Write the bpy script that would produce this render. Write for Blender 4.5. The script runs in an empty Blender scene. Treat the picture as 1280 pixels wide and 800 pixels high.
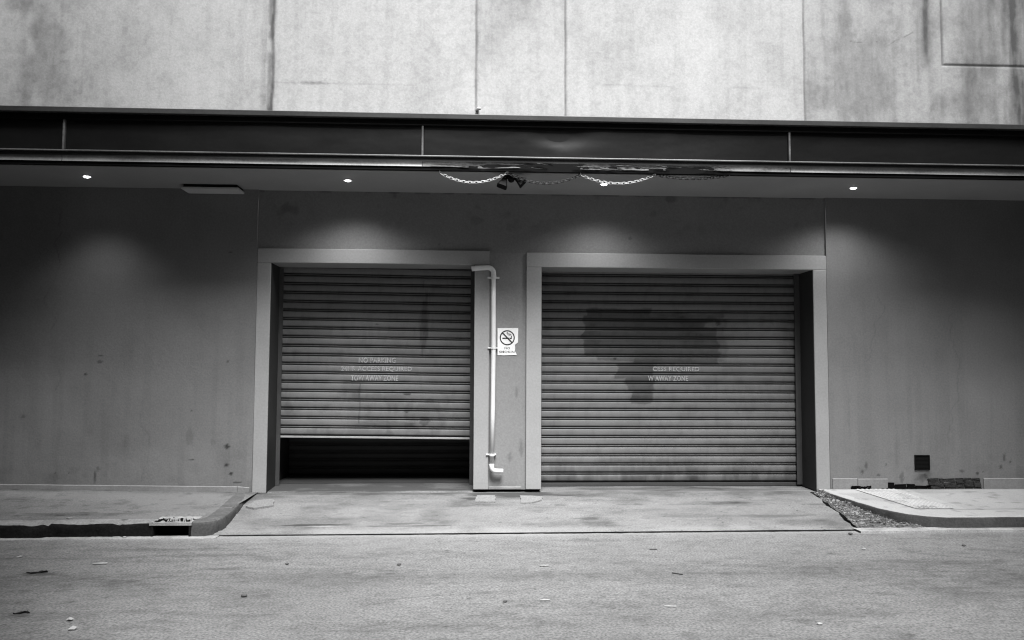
import bpy, bmesh, math, random
import numpy as np
from mathutils import Vector, Matrix, Euler
R = math.radians
rng = random.Random(7)
scene = bpy.context.scene
col = scene.collection

# ------------------------------------------------------------------ helpers
def link(o):
    col.objects.link(o); return o

def tag(o, label=None, cat=None, group=None, kind=None):
    if label: o['label'] = label
    if cat: o['category'] = cat
    if group: o['group'] = group
    if kind: o['kind'] = kind
    return o

def empty(name, loc, label, cat, group=None):
    o = link(bpy.data.objects.new(name, None)); o.location = loc
    o.empty_display_size = 0.1
    return tag(o, label, cat, group)

def obj(name, bm, mats, parent=None, smooth=False, loc=None):
    me = bpy.data.meshes.new(name)
    bm.normal_update(); bm.to_mesh(me); bm.free()
    if not isinstance(mats, (list, tuple)): mats = [mats]
    for m in mats: me.materials.append(m)
    if smooth:
        for p in me.polygons: p.use_smooth = True
    o = link(bpy.data.objects.new(name, me))
    if parent is not None:
        o.parent = parent
        # geometry is given in world metres: undo the parent chain's location
        off = Vector((0, 0, 0)); q = parent
        while q is not None:
            off += q.location; q = q.parent
        o.location = -off
    if loc: o.location = Vector(loc) + (o.location if parent is not None else Vector())
    return o

def box(bm, x0, x1, y0, y1, z0, z1, bevel=0.0, mi=0):
    vs = [bm.verts.new(p) for p in ((x0,y0,z0),(x1,y0,z0),(x1,y1,z0),(x0,y1,z0),
                                    (x0,y0,z1),(x1,y0,z1),(x1,y1,z1),(x0,y1,z1))]
    fs = [bm.faces.new([vs[i] for i in f]) for f in
          ((0,3,2,1),(4,5,6,7),(0,1,5,4),(1,2,6,5),(2,3,7,6),(3,0,4,7))]
    for f in fs: f.material_index = mi
    if bevel:
        es = list({e for f in fs for e in f.edges})
        bmesh.ops.bevel(bm, geom=es, offset=bevel, segments=2, affect='EDGES', profile=0.5)
    return bm

def B(*a, **k):
    return box(bmesh.new(), *a, **k)

def tube(bm, pts, r, seg=10, cap=True):
    pts = [Vector(p) for p in pts]; rings = []
    n = len(pts); ref = None
    for i, p in enumerate(pts):
        d = (pts[min(i+1, n-1)] - pts[max(i-1, 0)]).normalized()
        if ref is None:
            ref = d.orthogonal().normalized()
        u = (ref - d * ref.dot(d)).normalized(); ref = u
        v = d.cross(u)
        rr = r[i] if isinstance(r, (list, tuple)) else r
        rings.append([bm.verts.new(p + (u*math.cos(2*math.pi*k/seg) + v*math.sin(2*math.pi*k/seg))*rr) for k in range(seg)])
    for a, b in zip(rings, rings[1:]):
        for k in range(seg):
            bm.faces.new((a[k], a[(k+1) % seg], b[(k+1) % seg], b[k]))
    if cap:
        bm.faces.new(rings[0][::-1]); bm.faces.new(rings[-1])
    return bm

def disc_ring(bm, c, r0, r1, z0, z1, seg=28):
    # a flat ring with thickness about the z axis
    def ring(r, z): return [bm.verts.new((c[0]+r*math.cos(2*math.pi*k/seg), c[1]+r*math.sin(2*math.pi*k/seg), z)) for k in range(seg)]
    a, b, d, e = ring(r1, z1), ring(r1, z0), ring(r0, z0), ring(r0, z1)
    for p, q in ((a, b), (b, d), (d, e), (e, a)):
        for k in range(seg):
            bm.faces.new((p[k], p[(k+1) % seg], q[(k+1) % seg], q[k]))
    return bm

# numpy value noise -------------------------------------------------
def vnoise(x, y, seed):
    r = np.random.RandomState(seed); t = r.rand(256, 256)
    xi = np.floor(x).astype(int); yi = np.floor(y).astype(int)
    fx = x - xi; fy = y - yi
    fx = fx*fx*(3-2*fx); fy = fy*fy*(3-2*fy)
    g = lambda a, b: t[a % 256, b % 256]
    return (g(xi,yi)*(1-fx)+g(xi+1,yi)*fx)*(1-fy) + (g(xi,yi+1)*(1-fx)+g(xi+1,yi+1)*fx)*fy
def fbm(x, y, seed, o=4):
    s = 0; a = .5; tot = 0
    for k in range(o):
        s = s + a*vnoise(x*2**k+17*k, y*2**k+31*k, seed+k); tot += a; a *= .5
    return s/tot
def sst(a, b, x):
    t = np.clip((x-a)/(b-a), 0, 1); return t*t*(3-2*t)
def bump1(x, c, w):
    return np.exp(-((x-c)/w)**2)
def blob(x, y, cx, cy, rx, ry, seed=1, rough=.45, soft=.25, fr=1.0):
    d = np.sqrt(((x-cx)/rx)**2+((y-cy)/ry)**2) + rough*(fbm((x-cx)/rx*2.2*fr+9, (y-cy)/ry*2.2*fr+5, seed)-.5)*2
    return 1-sst(1-soft, 1+soft, d)

def sheet(name, us, vs, pos, mats, stain=None, parent=None, smooth=True):
    """a gridded sheet; pos(U,V)->X,Y,Z arrays, stain(U,V)->0..1 array kept as a point attribute"""
    U, V = np.meshgrid(np.array(us), np.array(vs))
    X, Y, Z = pos(U, V)
    nv, nu = U.shape
    co = np.stack([X, Y, Z], -1).reshape(-1, 3).astype(np.float32)
    idx = np.arange(nu*nv).reshape(nv, nu)
    q = np.stack([idx[:-1,:-1], idx[:-1,1:], idx[1:,1:], idx[1:,:-1]], -1).reshape(-1, 4)
    me = bpy.data.meshes.new(name)
    me.vertices.add(len(co)); me.vertices.foreach_set('co', co.ravel())
    me.loops.add(q.size); me.loops.foreach_set('vertex_index', q.ravel().astype(np.int32))
    me.polygons.add(len(q)); me.polygons.foreach_set('loop_start', np.arange(0, q.size, 4, dtype=np.int32))
    me.update(calc_edges=True)
    if smooth: me.polygons.foreach_set('use_smooth', np.ones(len(q), dtype=bool))
    if stain is not None:
        at = me.attributes.new('stain', 'FLOAT', 'POINT')
        at.data.foreach_set('value', np.clip(stain(U, V), -1, 1).ravel().astype(np.float32))
    me.materials.append(mats); me.validate()
    o = link(bpy.data.objects.new(name, me))
    if parent is not None:
        o.parent = parent
        off = Vector((0,0,0)); qq = parent
        while qq is not None: off += qq.location; qq = qq.parent
        o.location = -off
    return o

def spaced(a, b, step, lo=None, hi=None, coarse=.5):
    """fine steps between lo and hi, coarse outside"""
    lo = a if lo is None else lo; hi = b if hi is None else hi
    out = []
    if lo > a: out += list(np.linspace(a, lo, max(2, int((lo-a)/coarse)+2))[:-1])
    out += list(np.linspace(lo, hi, int((hi-lo)/step)+1))
    if b > hi: out += list(np.linspace(hi, b, max(2, int((b-hi)/coarse)+2))[1:])
    return out

# ------------------------------------------------------------------ materials (a monochrome place: greys only)
def mat(name, v, rough=.8, var=.15, scale=3., fine=.1, fscale=120., bump=.15, bscale=60., bdist=.004,
        metal=0., stain=None, spec=.3, stretch=(1,1,1), worn=None, bump2=None):
    m = bpy.data.materials.new(name); m.use_nodes = True
    nt = m.node_tree; N = nt.nodes; L = nt.links
    p = N['Principled BSDF']; out = N['Material Output']
    p.inputs['Roughness'].default_value = rough
    p.inputs['Metallic'].default_value = metal
    p.inputs['Specular IOR Level'].default_value = spec
    geo = N.new('ShaderNodeNewGeometry')
    mp = N.new('ShaderNodeMapping'); mp.inputs['Scale'].default_value = stretch
    L.new(geo.outputs['Position'], mp.inputs['Vector'])
    def noise(s, det=4, vec=None, ro=.55):
        n = N.new('ShaderNodeTexNoise'); n.inputs['Scale'].default_value = s
        n.inputs['Detail'].default_value = det; n.inputs['Roughness'].default_value = ro
        L.new(vec or mp.outputs['Vector'], n.inputs['Vector']); return n.outputs['Fac']
    def math_(op, a, b):
        n = N.new('ShaderNodeMath'); n.operation = op
        for i, q in enumerate((a, b)):
            if hasattr(q, 'is_linked'): L.new(q, n.inputs[i])
            else: n.inputs[i].default_value = q
        return n.outputs[0]
    f1 = noise(scale, 6); f2 = noise(fscale, 3, geo.outputs['Position'])
    k = math_('ADD', math_('MULTIPLY', math_('SUBTRACT', f1, .5), 2*var*1.6),
              math_('MULTIPLY', math_('SUBTRACT', f2, .5), 2*fine*1.6))
    val = math_('MULTIPLY', math_('ADD', k, 1.0), v)
    if stain is not None:
        a = N.new('ShaderNodeAttribute'); a.attribute_name = 'stain'
        s = a.outputs['Fac']
        pos = math_('MAXIMUM', s, 0.0); neg = math_('MAXIMUM', math_('MULTIPLY', s, -1.0), 0.0)
        # positive: towards the stain value, negative: towards a paler surface
        d = math_('MULTIPLY', val, math_('SUBTRACT', 1.0, pos))
        d = math_('ADD', d, math_('MULTIPLY', pos, stain))
        val = math_('ADD', math_('MULTIPLY', d, math_('SUBTRACT', 1.0, neg)), math_('MULTIPLY', neg, min(.85, v*1.7)))
    val = math_('MAXIMUM', val, 0.004)
    c = N.new('ShaderNodeCombineColor')
    for i in range(3): L.new(val, c.inputs[i])
    L.new(c.outputs[0], p.inputs['Base Color'])
    if bump:
        b = N.new('ShaderNodeBump'); b.inputs['Strength'].default_value = bump; b.inputs['Distance'].default_value = bdist
        L.new(noise(bscale, 5, geo.outputs['Position'], .6), b.inputs['Height'])
        last = b
        if bump2:
            b2 = N.new('ShaderNodeBump'); b2.inputs['Strength'].default_value = bump2[0]; b2.inputs['Distance'].default_value = bump2[2]
            L.new(noise(bump2[1], 3), b2.inputs['Height']); L.new(b.outputs[0], b2.inputs['Normal']); last = b2
        L.new(last.outputs[0], p.inputs['Normal'])
    # roughness variation
    rv = math_('ADD', math_('MULTIPLY', math_('SUBTRACT', f1, .5), .25), rough)
    L.new(rv, p.inputs['Roughness'])
    if worn is not None:
        tr = N.new('ShaderNodeBsdfTransparent'); mx = N.new('ShaderNodeMixShader')
        wn = noise(worn[0], 5, geo.outputs['Position'], .65)
        mr = N.new('ShaderNodeMapRange'); mr.inputs['From Min'].default_value = worn[1]; mr.inputs['From Max'].default_value = worn[2]
        mr.inputs['To Min'].default_value = worn[3]; mr.inputs['To Max'].default_value = worn[4]
        L.new(wn, mr.inputs['Value']); L.new(mr.outputs[0], mx.inputs['Fac'])
        L.new(tr.outputs[0], mx.inputs[1]); L.new(p.outputs[0], mx.inputs[2]); L.new(mx.outputs[0], out.inputs['Surface'])
    return m

def emis(name, v, s):
    m = bpy.data.materials.new(name); m.use_nodes = True
    p = m.node_tree.nodes['Principled BSDF']
    p.inputs['Emission Color'].default_value = (v, v, v, 1); p.inputs['Emission Strength'].default_value = s
    p.inputs['Base Color'].default_value = (.8, .8, .8, 1)
    return m

M = {}
M['upper'] = mat('weathered_concrete', .43, .9, .05, 1.6, .15, 40, .4, 70, .005, stain=.05, stretch=(1,1,.6))
M['wall'] = mat('grey_wall_paint', .17, .62, .10, 1.1, .16, 48, .35, 45, .004, stain=.03, bump2=(.3, 3.0, .02))
M['wallc'] = mat('pier_wall_paint', .20, .62, .10, 1.6, .14, 48, .3, 45, .004, stain=.03, bump2=(.3, 3.0, .02))
M['band'] = mat('dark_band_paint', .18, .62, .12, 1.6, .16, 48, .35, 45, .004, stain=.02, bump2=(.3, 3.0, .02))
M['frame'] = mat('frame_paint', .285, .55, .09, 1.8, .10, 40, .22, 30, .003, bump2=(.25, 4.0, .01))
M['hatch'] = mat('hatch_paint', .46, .7, .08, 3, .05, 40, .1, 30, .003)
M['reveal'] = mat('dark_reveal', .028, .6, .2, 2.0, .1, 40, .2, 30, .003)
M['plinth'] = mat('plinth_paint', .20, .6, .16, 4, .16, 50, .35, 40, .004)
M['soffit'] = mat('soffit_paint', .27, .7, .08, 2, .05, 40, .15, 30, .003)
M['fascia'] = mat('dark_fascia_metal', .008, .36, .35, 1.4, .2, 30, .10, 3, .02, spec=.28, stretch=(.5,1,1))
M['trim'] = mat('grey_trim_metal', .04, .45, .3, 3, .2, 40, .15, 20, .003, spec=.4, stretch=(.4,1,1))
M['lip'] = mat('scuffed_metal', .12, .42, .6, 3.5, .3, 50, .2, 20, .003, metal=.2, spec=.4, stretch=(.35,1,2))
M['torn'] = mat('torn_metal', .12, .6, .9, 9, .4, 40, .3, 25, .004, spec=.2, stretch=(.5,1,3))
M['black'] = mat('black_void', .004, .9, .2, 5, .1, 30, 0, spec=.05)
M['shadow_strip'] = mat('dark_shadow_strip', .006, .7, .2, 5, .1, 30, 0, spec=.1)  # near black, paints the shadows at the trim, lip and hatch
M['slat'] = mat('shutter_metal', .17, .5, .10, 2.2, .12, 60, .10, 25, .003, spec=.3, stain=.02, stretch=(1,1,.6))
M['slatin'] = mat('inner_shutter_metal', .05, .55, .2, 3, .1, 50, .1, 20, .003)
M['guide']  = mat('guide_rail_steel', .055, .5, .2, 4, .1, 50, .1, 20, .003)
M['rail']   = mat('bottom_rail_steel', .34, .45, .2, 5, .1, 50, .1, 20, .003)
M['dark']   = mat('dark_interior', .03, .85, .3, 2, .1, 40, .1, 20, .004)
M['pipe']   = mat('pale_pipe_paint', .62, .4, .10, 6, .05, 60, .08, 40, .002, spec=.5)
M['sign']   = mat('sign_white', .74, .45, .08, 14, .06, 90, .05, 40, .002)
M['ink']    = mat('sign_black', .02, .5, .2, 20, .1, 90, 0)
M['inkw']   = mat('worn_sign_black', .05, .5, .2, 20, .1, 90, 0, worn=(260., .38, .55, .25, 1.0))
M['text'] = mat('worn_white_lettering', .44, .6, .15, 20, .1, 90, 0, worn=(22., .34, .52, .40, 1.0))
M['cable']  = mat('black_plastic', .006, .6, .2, 8, .1, 60, .05, 40, .002, spec=.1)
M['chainw'] = mat('pale_chain', .62, .45, .12, 20, .1, 90, 0)
M['chaind'] = mat('dark_chain', .05, .5, .25, 20, .1, 90, 0)
M['road'] = mat('old_asphalt', .178, .9, .10, 1.2, .72, 56, 1.0, 90, .008, stain=.045, stretch=(1,1.2,1))
M['drive'] = mat('driveway_concrete', .185, .88, .14, 2.0, .45, 60, .7, 90, .006, stain=.035, stretch=(1,1.2,1))
M['pathL'] = mat('worn_footpath_asphalt', .14, .9, .14, 2.2, .5, 60, .7, 90, .006, stain=.03, stretch=(1,1.2,1))
M['pathR'] = mat('new_footpath_concrete', .35, .85, .10, 1.5, .22, 70, .4, 100, .004, stain=.05)
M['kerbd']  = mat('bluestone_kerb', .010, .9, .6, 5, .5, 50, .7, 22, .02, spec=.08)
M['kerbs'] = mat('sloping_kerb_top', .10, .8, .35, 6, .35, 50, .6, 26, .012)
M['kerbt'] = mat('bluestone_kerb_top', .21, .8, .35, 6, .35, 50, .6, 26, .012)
M['kerbr'] = mat('concrete_kerb', .065, .85, .4, 4, .3, 50, .6, 40, .010, stretch=(1,1,.4))
M['gutter'] = mat('pale_gutter_concrete', .30, .85, .45, 5, .4, 80, .4, 60, .005)
M['gravel'] = mat('gravel_dirt', .10, .95, .5, 6, .5, 60, .9, 50, .02)
M['stone'] = mat('pale_gravel_stone', .24, .9, .5, 9, .2, 90, .3, 60, .004)
M['weed']   = mat('dry_weed', .10, .8, .4, 9, .2, 60, 0)
M['rubble'] = mat('broken_brick', .03, .9, .6, 9, .4, 50, .9, 30, .02)
M['tact']   = mat('tactile_paver', .38, .8, .08, 3, .1, 90, .2, 80, .003, stain=.05)
M['paper'] = mat('paper_scrap', .32, .7, .2, 20, .1, 60, 0)
M['leaf']   = mat('dead_leaf', .035, .7, .3, 20, .1, 60, 0)
M['peb']    = mat('road_pebble', .09, .8, .3, 30, .1, 60, 0)
M['lamp']   = emis('downlight_lens', 1.0, 8.0)
M['ring']   = mat('downlight_trim', .6, .4, .05, 8, .02, 60, 0)
M['vent'] = mat('vent_black', .004, .6, .2, 9, .1, 60, 0, spec=.1)
M['opp']    = mat('blocker_render', .07, .85, .1, 1, .05, 20, .1, 20, .004)
M['glass']  = mat('blocker_glass', .02, .1, .1, 1, .02, 20, 0, spec=.5)

# ------------------------------------------------------------------ the setting: ground
def kerb_y(x): return -1.70 + 0.020*(np.asarray(x, float)-1.0)
ROADZ = -0.14

def road_stain(U, V):
    s = .16*sst(.45, .78, fbm(U*.55+3, V*1.6, 11, 5)) + .08*sst(.4, .7, fbm(U*2.6, V*4.0, 12, 4))
    s += .16*sst(.5, .7, fbm(U*3.0, V*8, 21, 4))
    s += .22*sst(.5, .75, fbm(U*12, V*20, 31, 3))
    g = kerb_y(U) - V                                  # metres out from the gutter line
    s -= .55*np.exp(-(g/.10)**2)*(.6+.8*fbm(U*3, V*9, 41)) + .22*np.exp(-(g/.6)**2)
    for cx, cy, rx, ry, a, sd in ((-3.42,-3.12,.11,.06,.85,1),(-2.98,-4.2,.07,.035,.8,2),(-3.5,-2.62,.5,.04,.5,3),(-2.7,-2.3,.55,.05,.6,4),
        (-2.5,-2.55,.4,.05,.55,5),(-2.0,-2.12,.7,.05,.45,6),(-1.4,-3.2,.8,.14,.42,7),(-3.0,-3.25,.4,.10,.4,8),(1.2,-2.0,.35,.05,.4,9),
        (3.2,-3.0,1.4,.14,.4,10),(4.6,-3.6,1.0,.3,.42,11),(.9,-4.1,.4,.07,.35,12),(2.4,-4.3,.5,.12,.35,13),(-.4,-4.5,.9,.1,.3,14),(3.9,-1.82,.12,.025,.75,15),
        (-1.9,-3.0,.3,.05,.35,16),(5.3,-2.6,.8,.12,.35,17),(-4.0,-2.2,.5,.08,.35,18)):
        s += a*.6*blob(U, V, cx, cy, rx, ry, 60+sd, 1.3, .6, 2.0)
    s += .7*(vnoise(U*33, V*33, 5) > .97) * (vnoise(U*6, V*6, 6)) - .3*(vnoise(U*33, V*33, 15) > .975)
    s += .3*bump1(U, -6.5, 2.6)
    s += .20*bump1(V, -3.35+.06*np.sin(U*.6), .16)*(.4+fbm(U*1.5, V*5, 16)) + .16*bump1(V, -4.85, .2)
    for x0, y0, dx, dy_, ln, sd in ((-.6,-3.9,.95,.25,1.3,1),(3.0,-2.3,.9,-.3,1.6,2),(-3.2,-3.7,.8,.5,.9,3)):
        a = (U-x0)*dx+(V-y0)*dy_; b = -(U-x0)*dy_+(V-y0)*dx + .16*(fbm(a*2.2, a*0, 17+sd, 5)-.5)
        s += .38*bump1(b, 0, .011)*(a > 0)*(a < ln)*sst(.3, .5, fbm(a*5, a*0+sd, 19))
    return np.clip(s, -.6, .9)
us = spaced(-40, 40, .03, -6.3, 7.2, 3.0); vs = spaced(-40, -1.45, .024, -5.6, -1.45, 3.0)
sheet('road', us, vs, lambda U, V: (U, V, ROADZ + .006*(fbm(U*.8, V*.8, 3)-.5)), M['road'], road_stain)
bpy.data.objects['road']['kind'] = 'structure'
# one ground sheet to the horizon, well under the paving
bm = bmesh.new(); bmesh.ops.create_grid(bm, x_segments=4, y_segments=4, size=160)
for v in bm.verts: v.co.z = -.32
tag(obj('ground', bm, M['pathL']), kind='structure')

# driveway slab
DL, DR = -2.56, 3.90
def drive_pos(U, V):
    # U 0..1 across, V is y
    t = np.clip(-V/1.7, 0, 1)
    xl = np.where(V > -.02, -2.46, -2.62 + (DL+2.62)*t - .02)
    xr = np.where(V > -.02, 4.17, 4.10 + (3.90-4.10)*t + .10*(fbm(V*5, V*0+2, 45)-.5))
    X = xl + (xr-xl)*U
    yk = kerb_y(X) + .028
    Y = np.where(V < -.02, V*(-yk)/1.70, V)
    Z = np.where(V < 0, -.125*t, .012*sst(.03, .05, V)*(X < 0) + np.where(X < .3, .022, .004)*np.clip((V-.05)/.5, 0, 1)) + .012*(fbm(X*1.1, Y*1.1, 44)-.5)
    Z = np.where(V < -1.66, Z-.006, Z)
    return X, Y, Z
def drive_stain_shade(U, V):
    X = -2.6 + 6.6*U
    s = .30*sst(.52, .75, fbm(X*1.1, V*3.5, 71, 5)) + .3*sst(.58, .7, fbm(X*7, V*14, 72, 3))*.5
    s += .55*np.exp(-((V+1.42-.04*np.sin(X*1.3))/.018)**2)*sst(.45, .6, fbm(X*1.5, V*0+3, 73))*(X < -.2)
    s += .5*np.exp(-((V+.62)/.03)**2)*sst(.5, .65, fbm(X*2.2, V*0+8, 74))*(X > .9)
    for cx, cy, rx, ry, a, sd in ((-1.6,-1.38,.32,.035,.85,1),(-.7,-1.36,.2,.04,.5,2),(3.3,-1.15,.4,.07,.45,3),(1.2,-1.2,.18,.05,.4,4),(2.9,-.55,.25,.05,.35,5),
                              (-1.2,-.05,1.3,.06,.35,6),(.35,-.12,.55,.10,.6,7),(2.4,.25,1.7,.12,.5,8),(-.0,-.3,.15,.05,.4,10),(-1.8,.05,.6,.05,.5,11)):
        s += a*blob(X, V, cx, cy, rx, ry, 90+sd, .8, .4)
    s += (X < .0)*.75*sst(.04, .10, V)*(.55+.9*fbm(X*3, V*9, 76, 4)) + (X > .5)*.35*sst(.2, .5, V)  # left floor dark and mottled; right floor shaded in colour towards the shutter
    s -= .75*blob(X, V, -1.53, -1.43, .15, .03, 99, .5, .3)
    s -= .40*np.exp(-((V+1.62)/.10)**2)*(.5+fbm(X*2, V*9, 77)); s += .30*sst(.45, .7, fbm(X*2.3, V*2.3, 78, 5)) + .25*np.exp(-((V+.05)/.25)**2)
    s += .8*(vnoise(X*38, V*38, 9) > .965)*(V < 0)
    return np.clip(s, -.7, .92)
us = np.linspace(0, 1, 330); vs = list(np.linspace(-1.70, -.02, 100)) + list(np.linspace(0, .56, 36))
tag(sheet('driveway', us, vs, drive_pos, M['drive'], drive_stain_shade), kind='structure')
# joint between slab and road: a dark open slot with a ragged lip
def joint():
    bm = bmesh.new(); n = 260; top = []; bot = []
    for i in range(n):
        x = -2.42 + (3.90+2.42)*i/(n-1); yk = float(kerb_y(x))
        w = .010 + .020*max(0, min(1, (x+1.6)/1.6)) * (1.3*float(fbm(np.array(x*9.), np.array(1.), 5))) + .006*rng.random()
        top.append(bm.verts.new((x, yk+.026, ROADZ+.0105))); bot.append(bm.verts.new((x, yk+.026-w, ROADZ+.0095)))
    for i in range(n-1): bm.faces.new((bot[i], bot[i+1], top[i+1], top[i]))
    return bm
tag(obj('expansion_joint', joint(), M['black']), kind='structure')
# pale gutter strips beside the kerbs
def strip(xa, xb, w0, dz, off=.0, seed=1):
    bm = bmesh.new(); n = 90; a = []; b = []; c = []
    for i in range(n):
        x = xa + (xb-xa)*i/(n-1); yk = float(kerb_y(x))+off
        w = w0*(.75+.5*float(fbm(np.array(x*3.), np.array(2.), seed)))
        a.append(bm.verts.new((x, yk+.03, ROADZ+dz))); b.append(bm.verts.new((x, yk-w, ROADZ+dz-.001))); c.append(bm.verts.new((x, yk-w-.006, ROADZ-.02)))
    for i in range(n-1):
        bm.faces.new((b[i], b[i+1], a[i+1], a[i])); bm.faces.new((c[i], c[i+1], b[i+1], b[i]))
    return bm
tag(obj('gutter', strip(-9, -2.46, .085, .008), M['gutter']), kind='structure')
tag(obj('gutter', strip(3.86, 10, .13, .022, .02, 4), M['gutter']), kind='structure')

# left footpath (asphalt) and its dark stone kerb
def pathL_pos(U, V):
    # V 0..1 wall to kerb, U is x along the wall
    zw = .015 + .016*np.clip(-2.65-U, 0, 3.2)
    yk = kerb_y(U)+.16
    cut = .045*sst(-3.11, -3.09, U)*sst(-2.71, -2.73, U)*sst(.79, .81, V)
    return U, V*yk, zw*(1-V) + .002*V + .010*(fbm(U*1.3, V*3, 51)-.5) - cut
def pathL_stain(U, V):
    s = .5*np.exp(-(V/.10)**2)*(.5+.9*fbm(U*3, V*6, 52)) + .35*sst(.55, .75, fbm(U*1.4, V*5, 53, 4))
    s += .6*blob(U, V, -4.0, .84, .5, .06, 54, .8, .5) + .35*sst(.6, .7, fbm(U*9, V*14, 55))
    s -= .25*sst(.45, .7, fbm(U*.9+4, V*2, 56))
    return s
tag(sheet('footpath', spaced(-12, -2.56, .03, -6.3, -2.56), np.linspace(0, 1, 70), pathL_pos, M['pathL'], pathL_stain), kind='structure')

def kerb_strip(path, width, z_top, z_bot, side, rough, seed, gaps=(), rnd=.03):
    """sweep a kerb profile along path (list of (x,y)); side=+1: footpath to the left of the travel direction"""
    bm = bmesh.new(); pts = [Vector((p[0], p[1], 0)) for p in path]
    dense = []
    for a, b in zip(pts, pts[1:]):
        n = max(1, int((b-a).length/.03))
        dense += [a.lerp(b, i/n) for i in range(n)]
    dense.append(pts[-1])
    r_ = random.Random(seed); rings = []; dist = 0; L = len(dense)
    gs = sorted(gaps); jit = [(r_.uniform(-.014, .014), r_.uniform(-.012, .006)) for _ in range(len(gs)+1)] if len(gs) > 2 else [(0, 0)]*9
    for i, p in enumerate(dense):
        d = (dense[min(i+1, L-1)]-dense[max(i-1, 0)]).normalized(); nrm = Vector((-d.y, d.x, 0))*side
        if i: dist += (p-dense[i-1]).length
        zt = z_top(p, i/(L-1)); zb = z_bot(p, i/(L-1))
        h = zt-zb
        prof = [(0, zb-.06), (.0, zb+h*.45), (.004, zt-rnd), (rnd*.35, zt-rnd*.3), (rnd*1.2, zt), (width*.6, zt+.001), (width, zt)]
        w = rough
        gap = any(abs(dist-g) < .022 for g in gaps); jo, jz = jit[sum(dist > g for g in gs)]
        chip = max(0, float(fbm(np.array(dist*5.), np.array(.3), seed+20, 4))-.50)*w*4
        ring = []
        for k, (o, z) in enumerate(prof):
            o2 = o + (float(fbm(np.array(dist*7.), np.array(k*.9), seed))-.5)*2*w + r_.uniform(-.3, .3)*w
            z2 = z + ((float(fbm(np.array(dist*6.), np.array(k*1.7+9), seed+3))-.5)*1.2*w if 0 < k < 6 else 0)
            o2 += jo + (chip if k in (2, 3, 4) else 0); z2 += jz*(k > 1)*(k < 6) - (chip*.9 if k in (2, 3) else 0)
            if gap and k < 6: o2 += .03; z2 -= .018 if k > 2 else 0
            q = p + nrm*o2; ring.append(bm.verts.new((q.x, q.y, z2)))
        rings.append(ring)
    for a, b in zip(rings, rings[1:]):
        for k in range(len(a)-1):
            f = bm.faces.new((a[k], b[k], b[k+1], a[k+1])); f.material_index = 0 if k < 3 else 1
    bmesh.ops.recalc_face_normals(bm, faces=bm.faces)
    return bm
ky = lambda x: float(kerb_y(x))
# straight run up to the inlet
p1 = [(x, ky(x)) for x in np.linspace(-12, -3.10, 60)]
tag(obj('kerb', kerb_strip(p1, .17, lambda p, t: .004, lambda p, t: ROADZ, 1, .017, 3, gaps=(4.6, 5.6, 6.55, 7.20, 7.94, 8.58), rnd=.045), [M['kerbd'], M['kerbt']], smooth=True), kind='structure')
# corner stone and the return up to the wall
cor = [(-2.72, ky(-2.72)), (-2.60, ky(-2.6)), (-2.53, -1.72), (-2.49, -1.62), (-2.48, -1.5), (-2.50, -1.2), (-2.54, -.8), (-2.60, -.3), (-2.63, -.03)]
tag(obj('kerb', kerb_strip(cor, .17, lambda p, t: .004+.010*t, lambda p, t: ROADZ*(1 if p.y < -1.6 else min(1, max(0, -p.y/1.7)))-.01*t, 1, .009, 8, gaps=(.32, .95)), [M['kerbr'], M['kerbs']], smooth=True), kind='structure')

# right footpath: pale concrete with a curved corner
cR = [(4.19, -.0), (4.235, -.4), (4.29, -.8), (4.345, -1.10), (4.42, -1.30), (4.52, -1.45), (4.66, -1.56), (4.84, -1.615), (5.2, ky(5.2)+.0), (6.5, ky(6.5)), (12, ky(12))]
def cR_x(y):                       # x of the kerb's outer edge at y, along the curved part
    ys = [p[1] for p in cR][:8][::-1]; xs = [p[0] for p in cR][:8][::-1]
    return np.interp(y, ys, xs)
def pathR_pos(U, V):
    # U 0..1 from kerb edge to far right, V 0..1 from wall to kerb
    yk = -1.60 + .013*np.clip(U*7.6, 0, 8)
    Y = V*(yk+.03)
    xl = cR_x(Y)+.09
    X = xl + (12-xl)*U**1.6
    return X, Y, .036 - .042*V + .004*(fbm(X*1.2, Y*1.2, 61)-.5)
def pathR_stain(U, V):
    X, Y, _ = pathR_pos(U, V)
    s = .55*np.exp(-(V/.035)**2) + .22*sst(.5, .7, fbm(X*1.3, Y*2, 62, 4))
    s += .45*np.exp(-((V-.80)/.012)**2)*(X > 5.1) + .12*(X > 5.3)*(V < .8)
    for xc in (6.9, 9.0): s += .4*np.exp(-((X-xc)/.014)**2)
    s += .3*sst(.62, .72, fbm(X*9, Y*9, 63))
    return s
tag(sheet('footpath', np.linspace(0, 1, 300), np.linspace(0, 1, 90), pathR_pos, M['pathR'], pathR_stain), kind='structure')
tag(obj('kerb', kerb_strip(cR, .15, lambda p, t: .034+.042*max(p.y, -1.62)/1.62+.001, lambda p, t: -.145*min(1, max(0.0, (-p.y)/1.45)) - .005, 1, .005, 12, gaps=(3.05,), rnd=.02),
        [M['kerbr'], M['pathR']], smooth=True), kind='structure')

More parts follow.
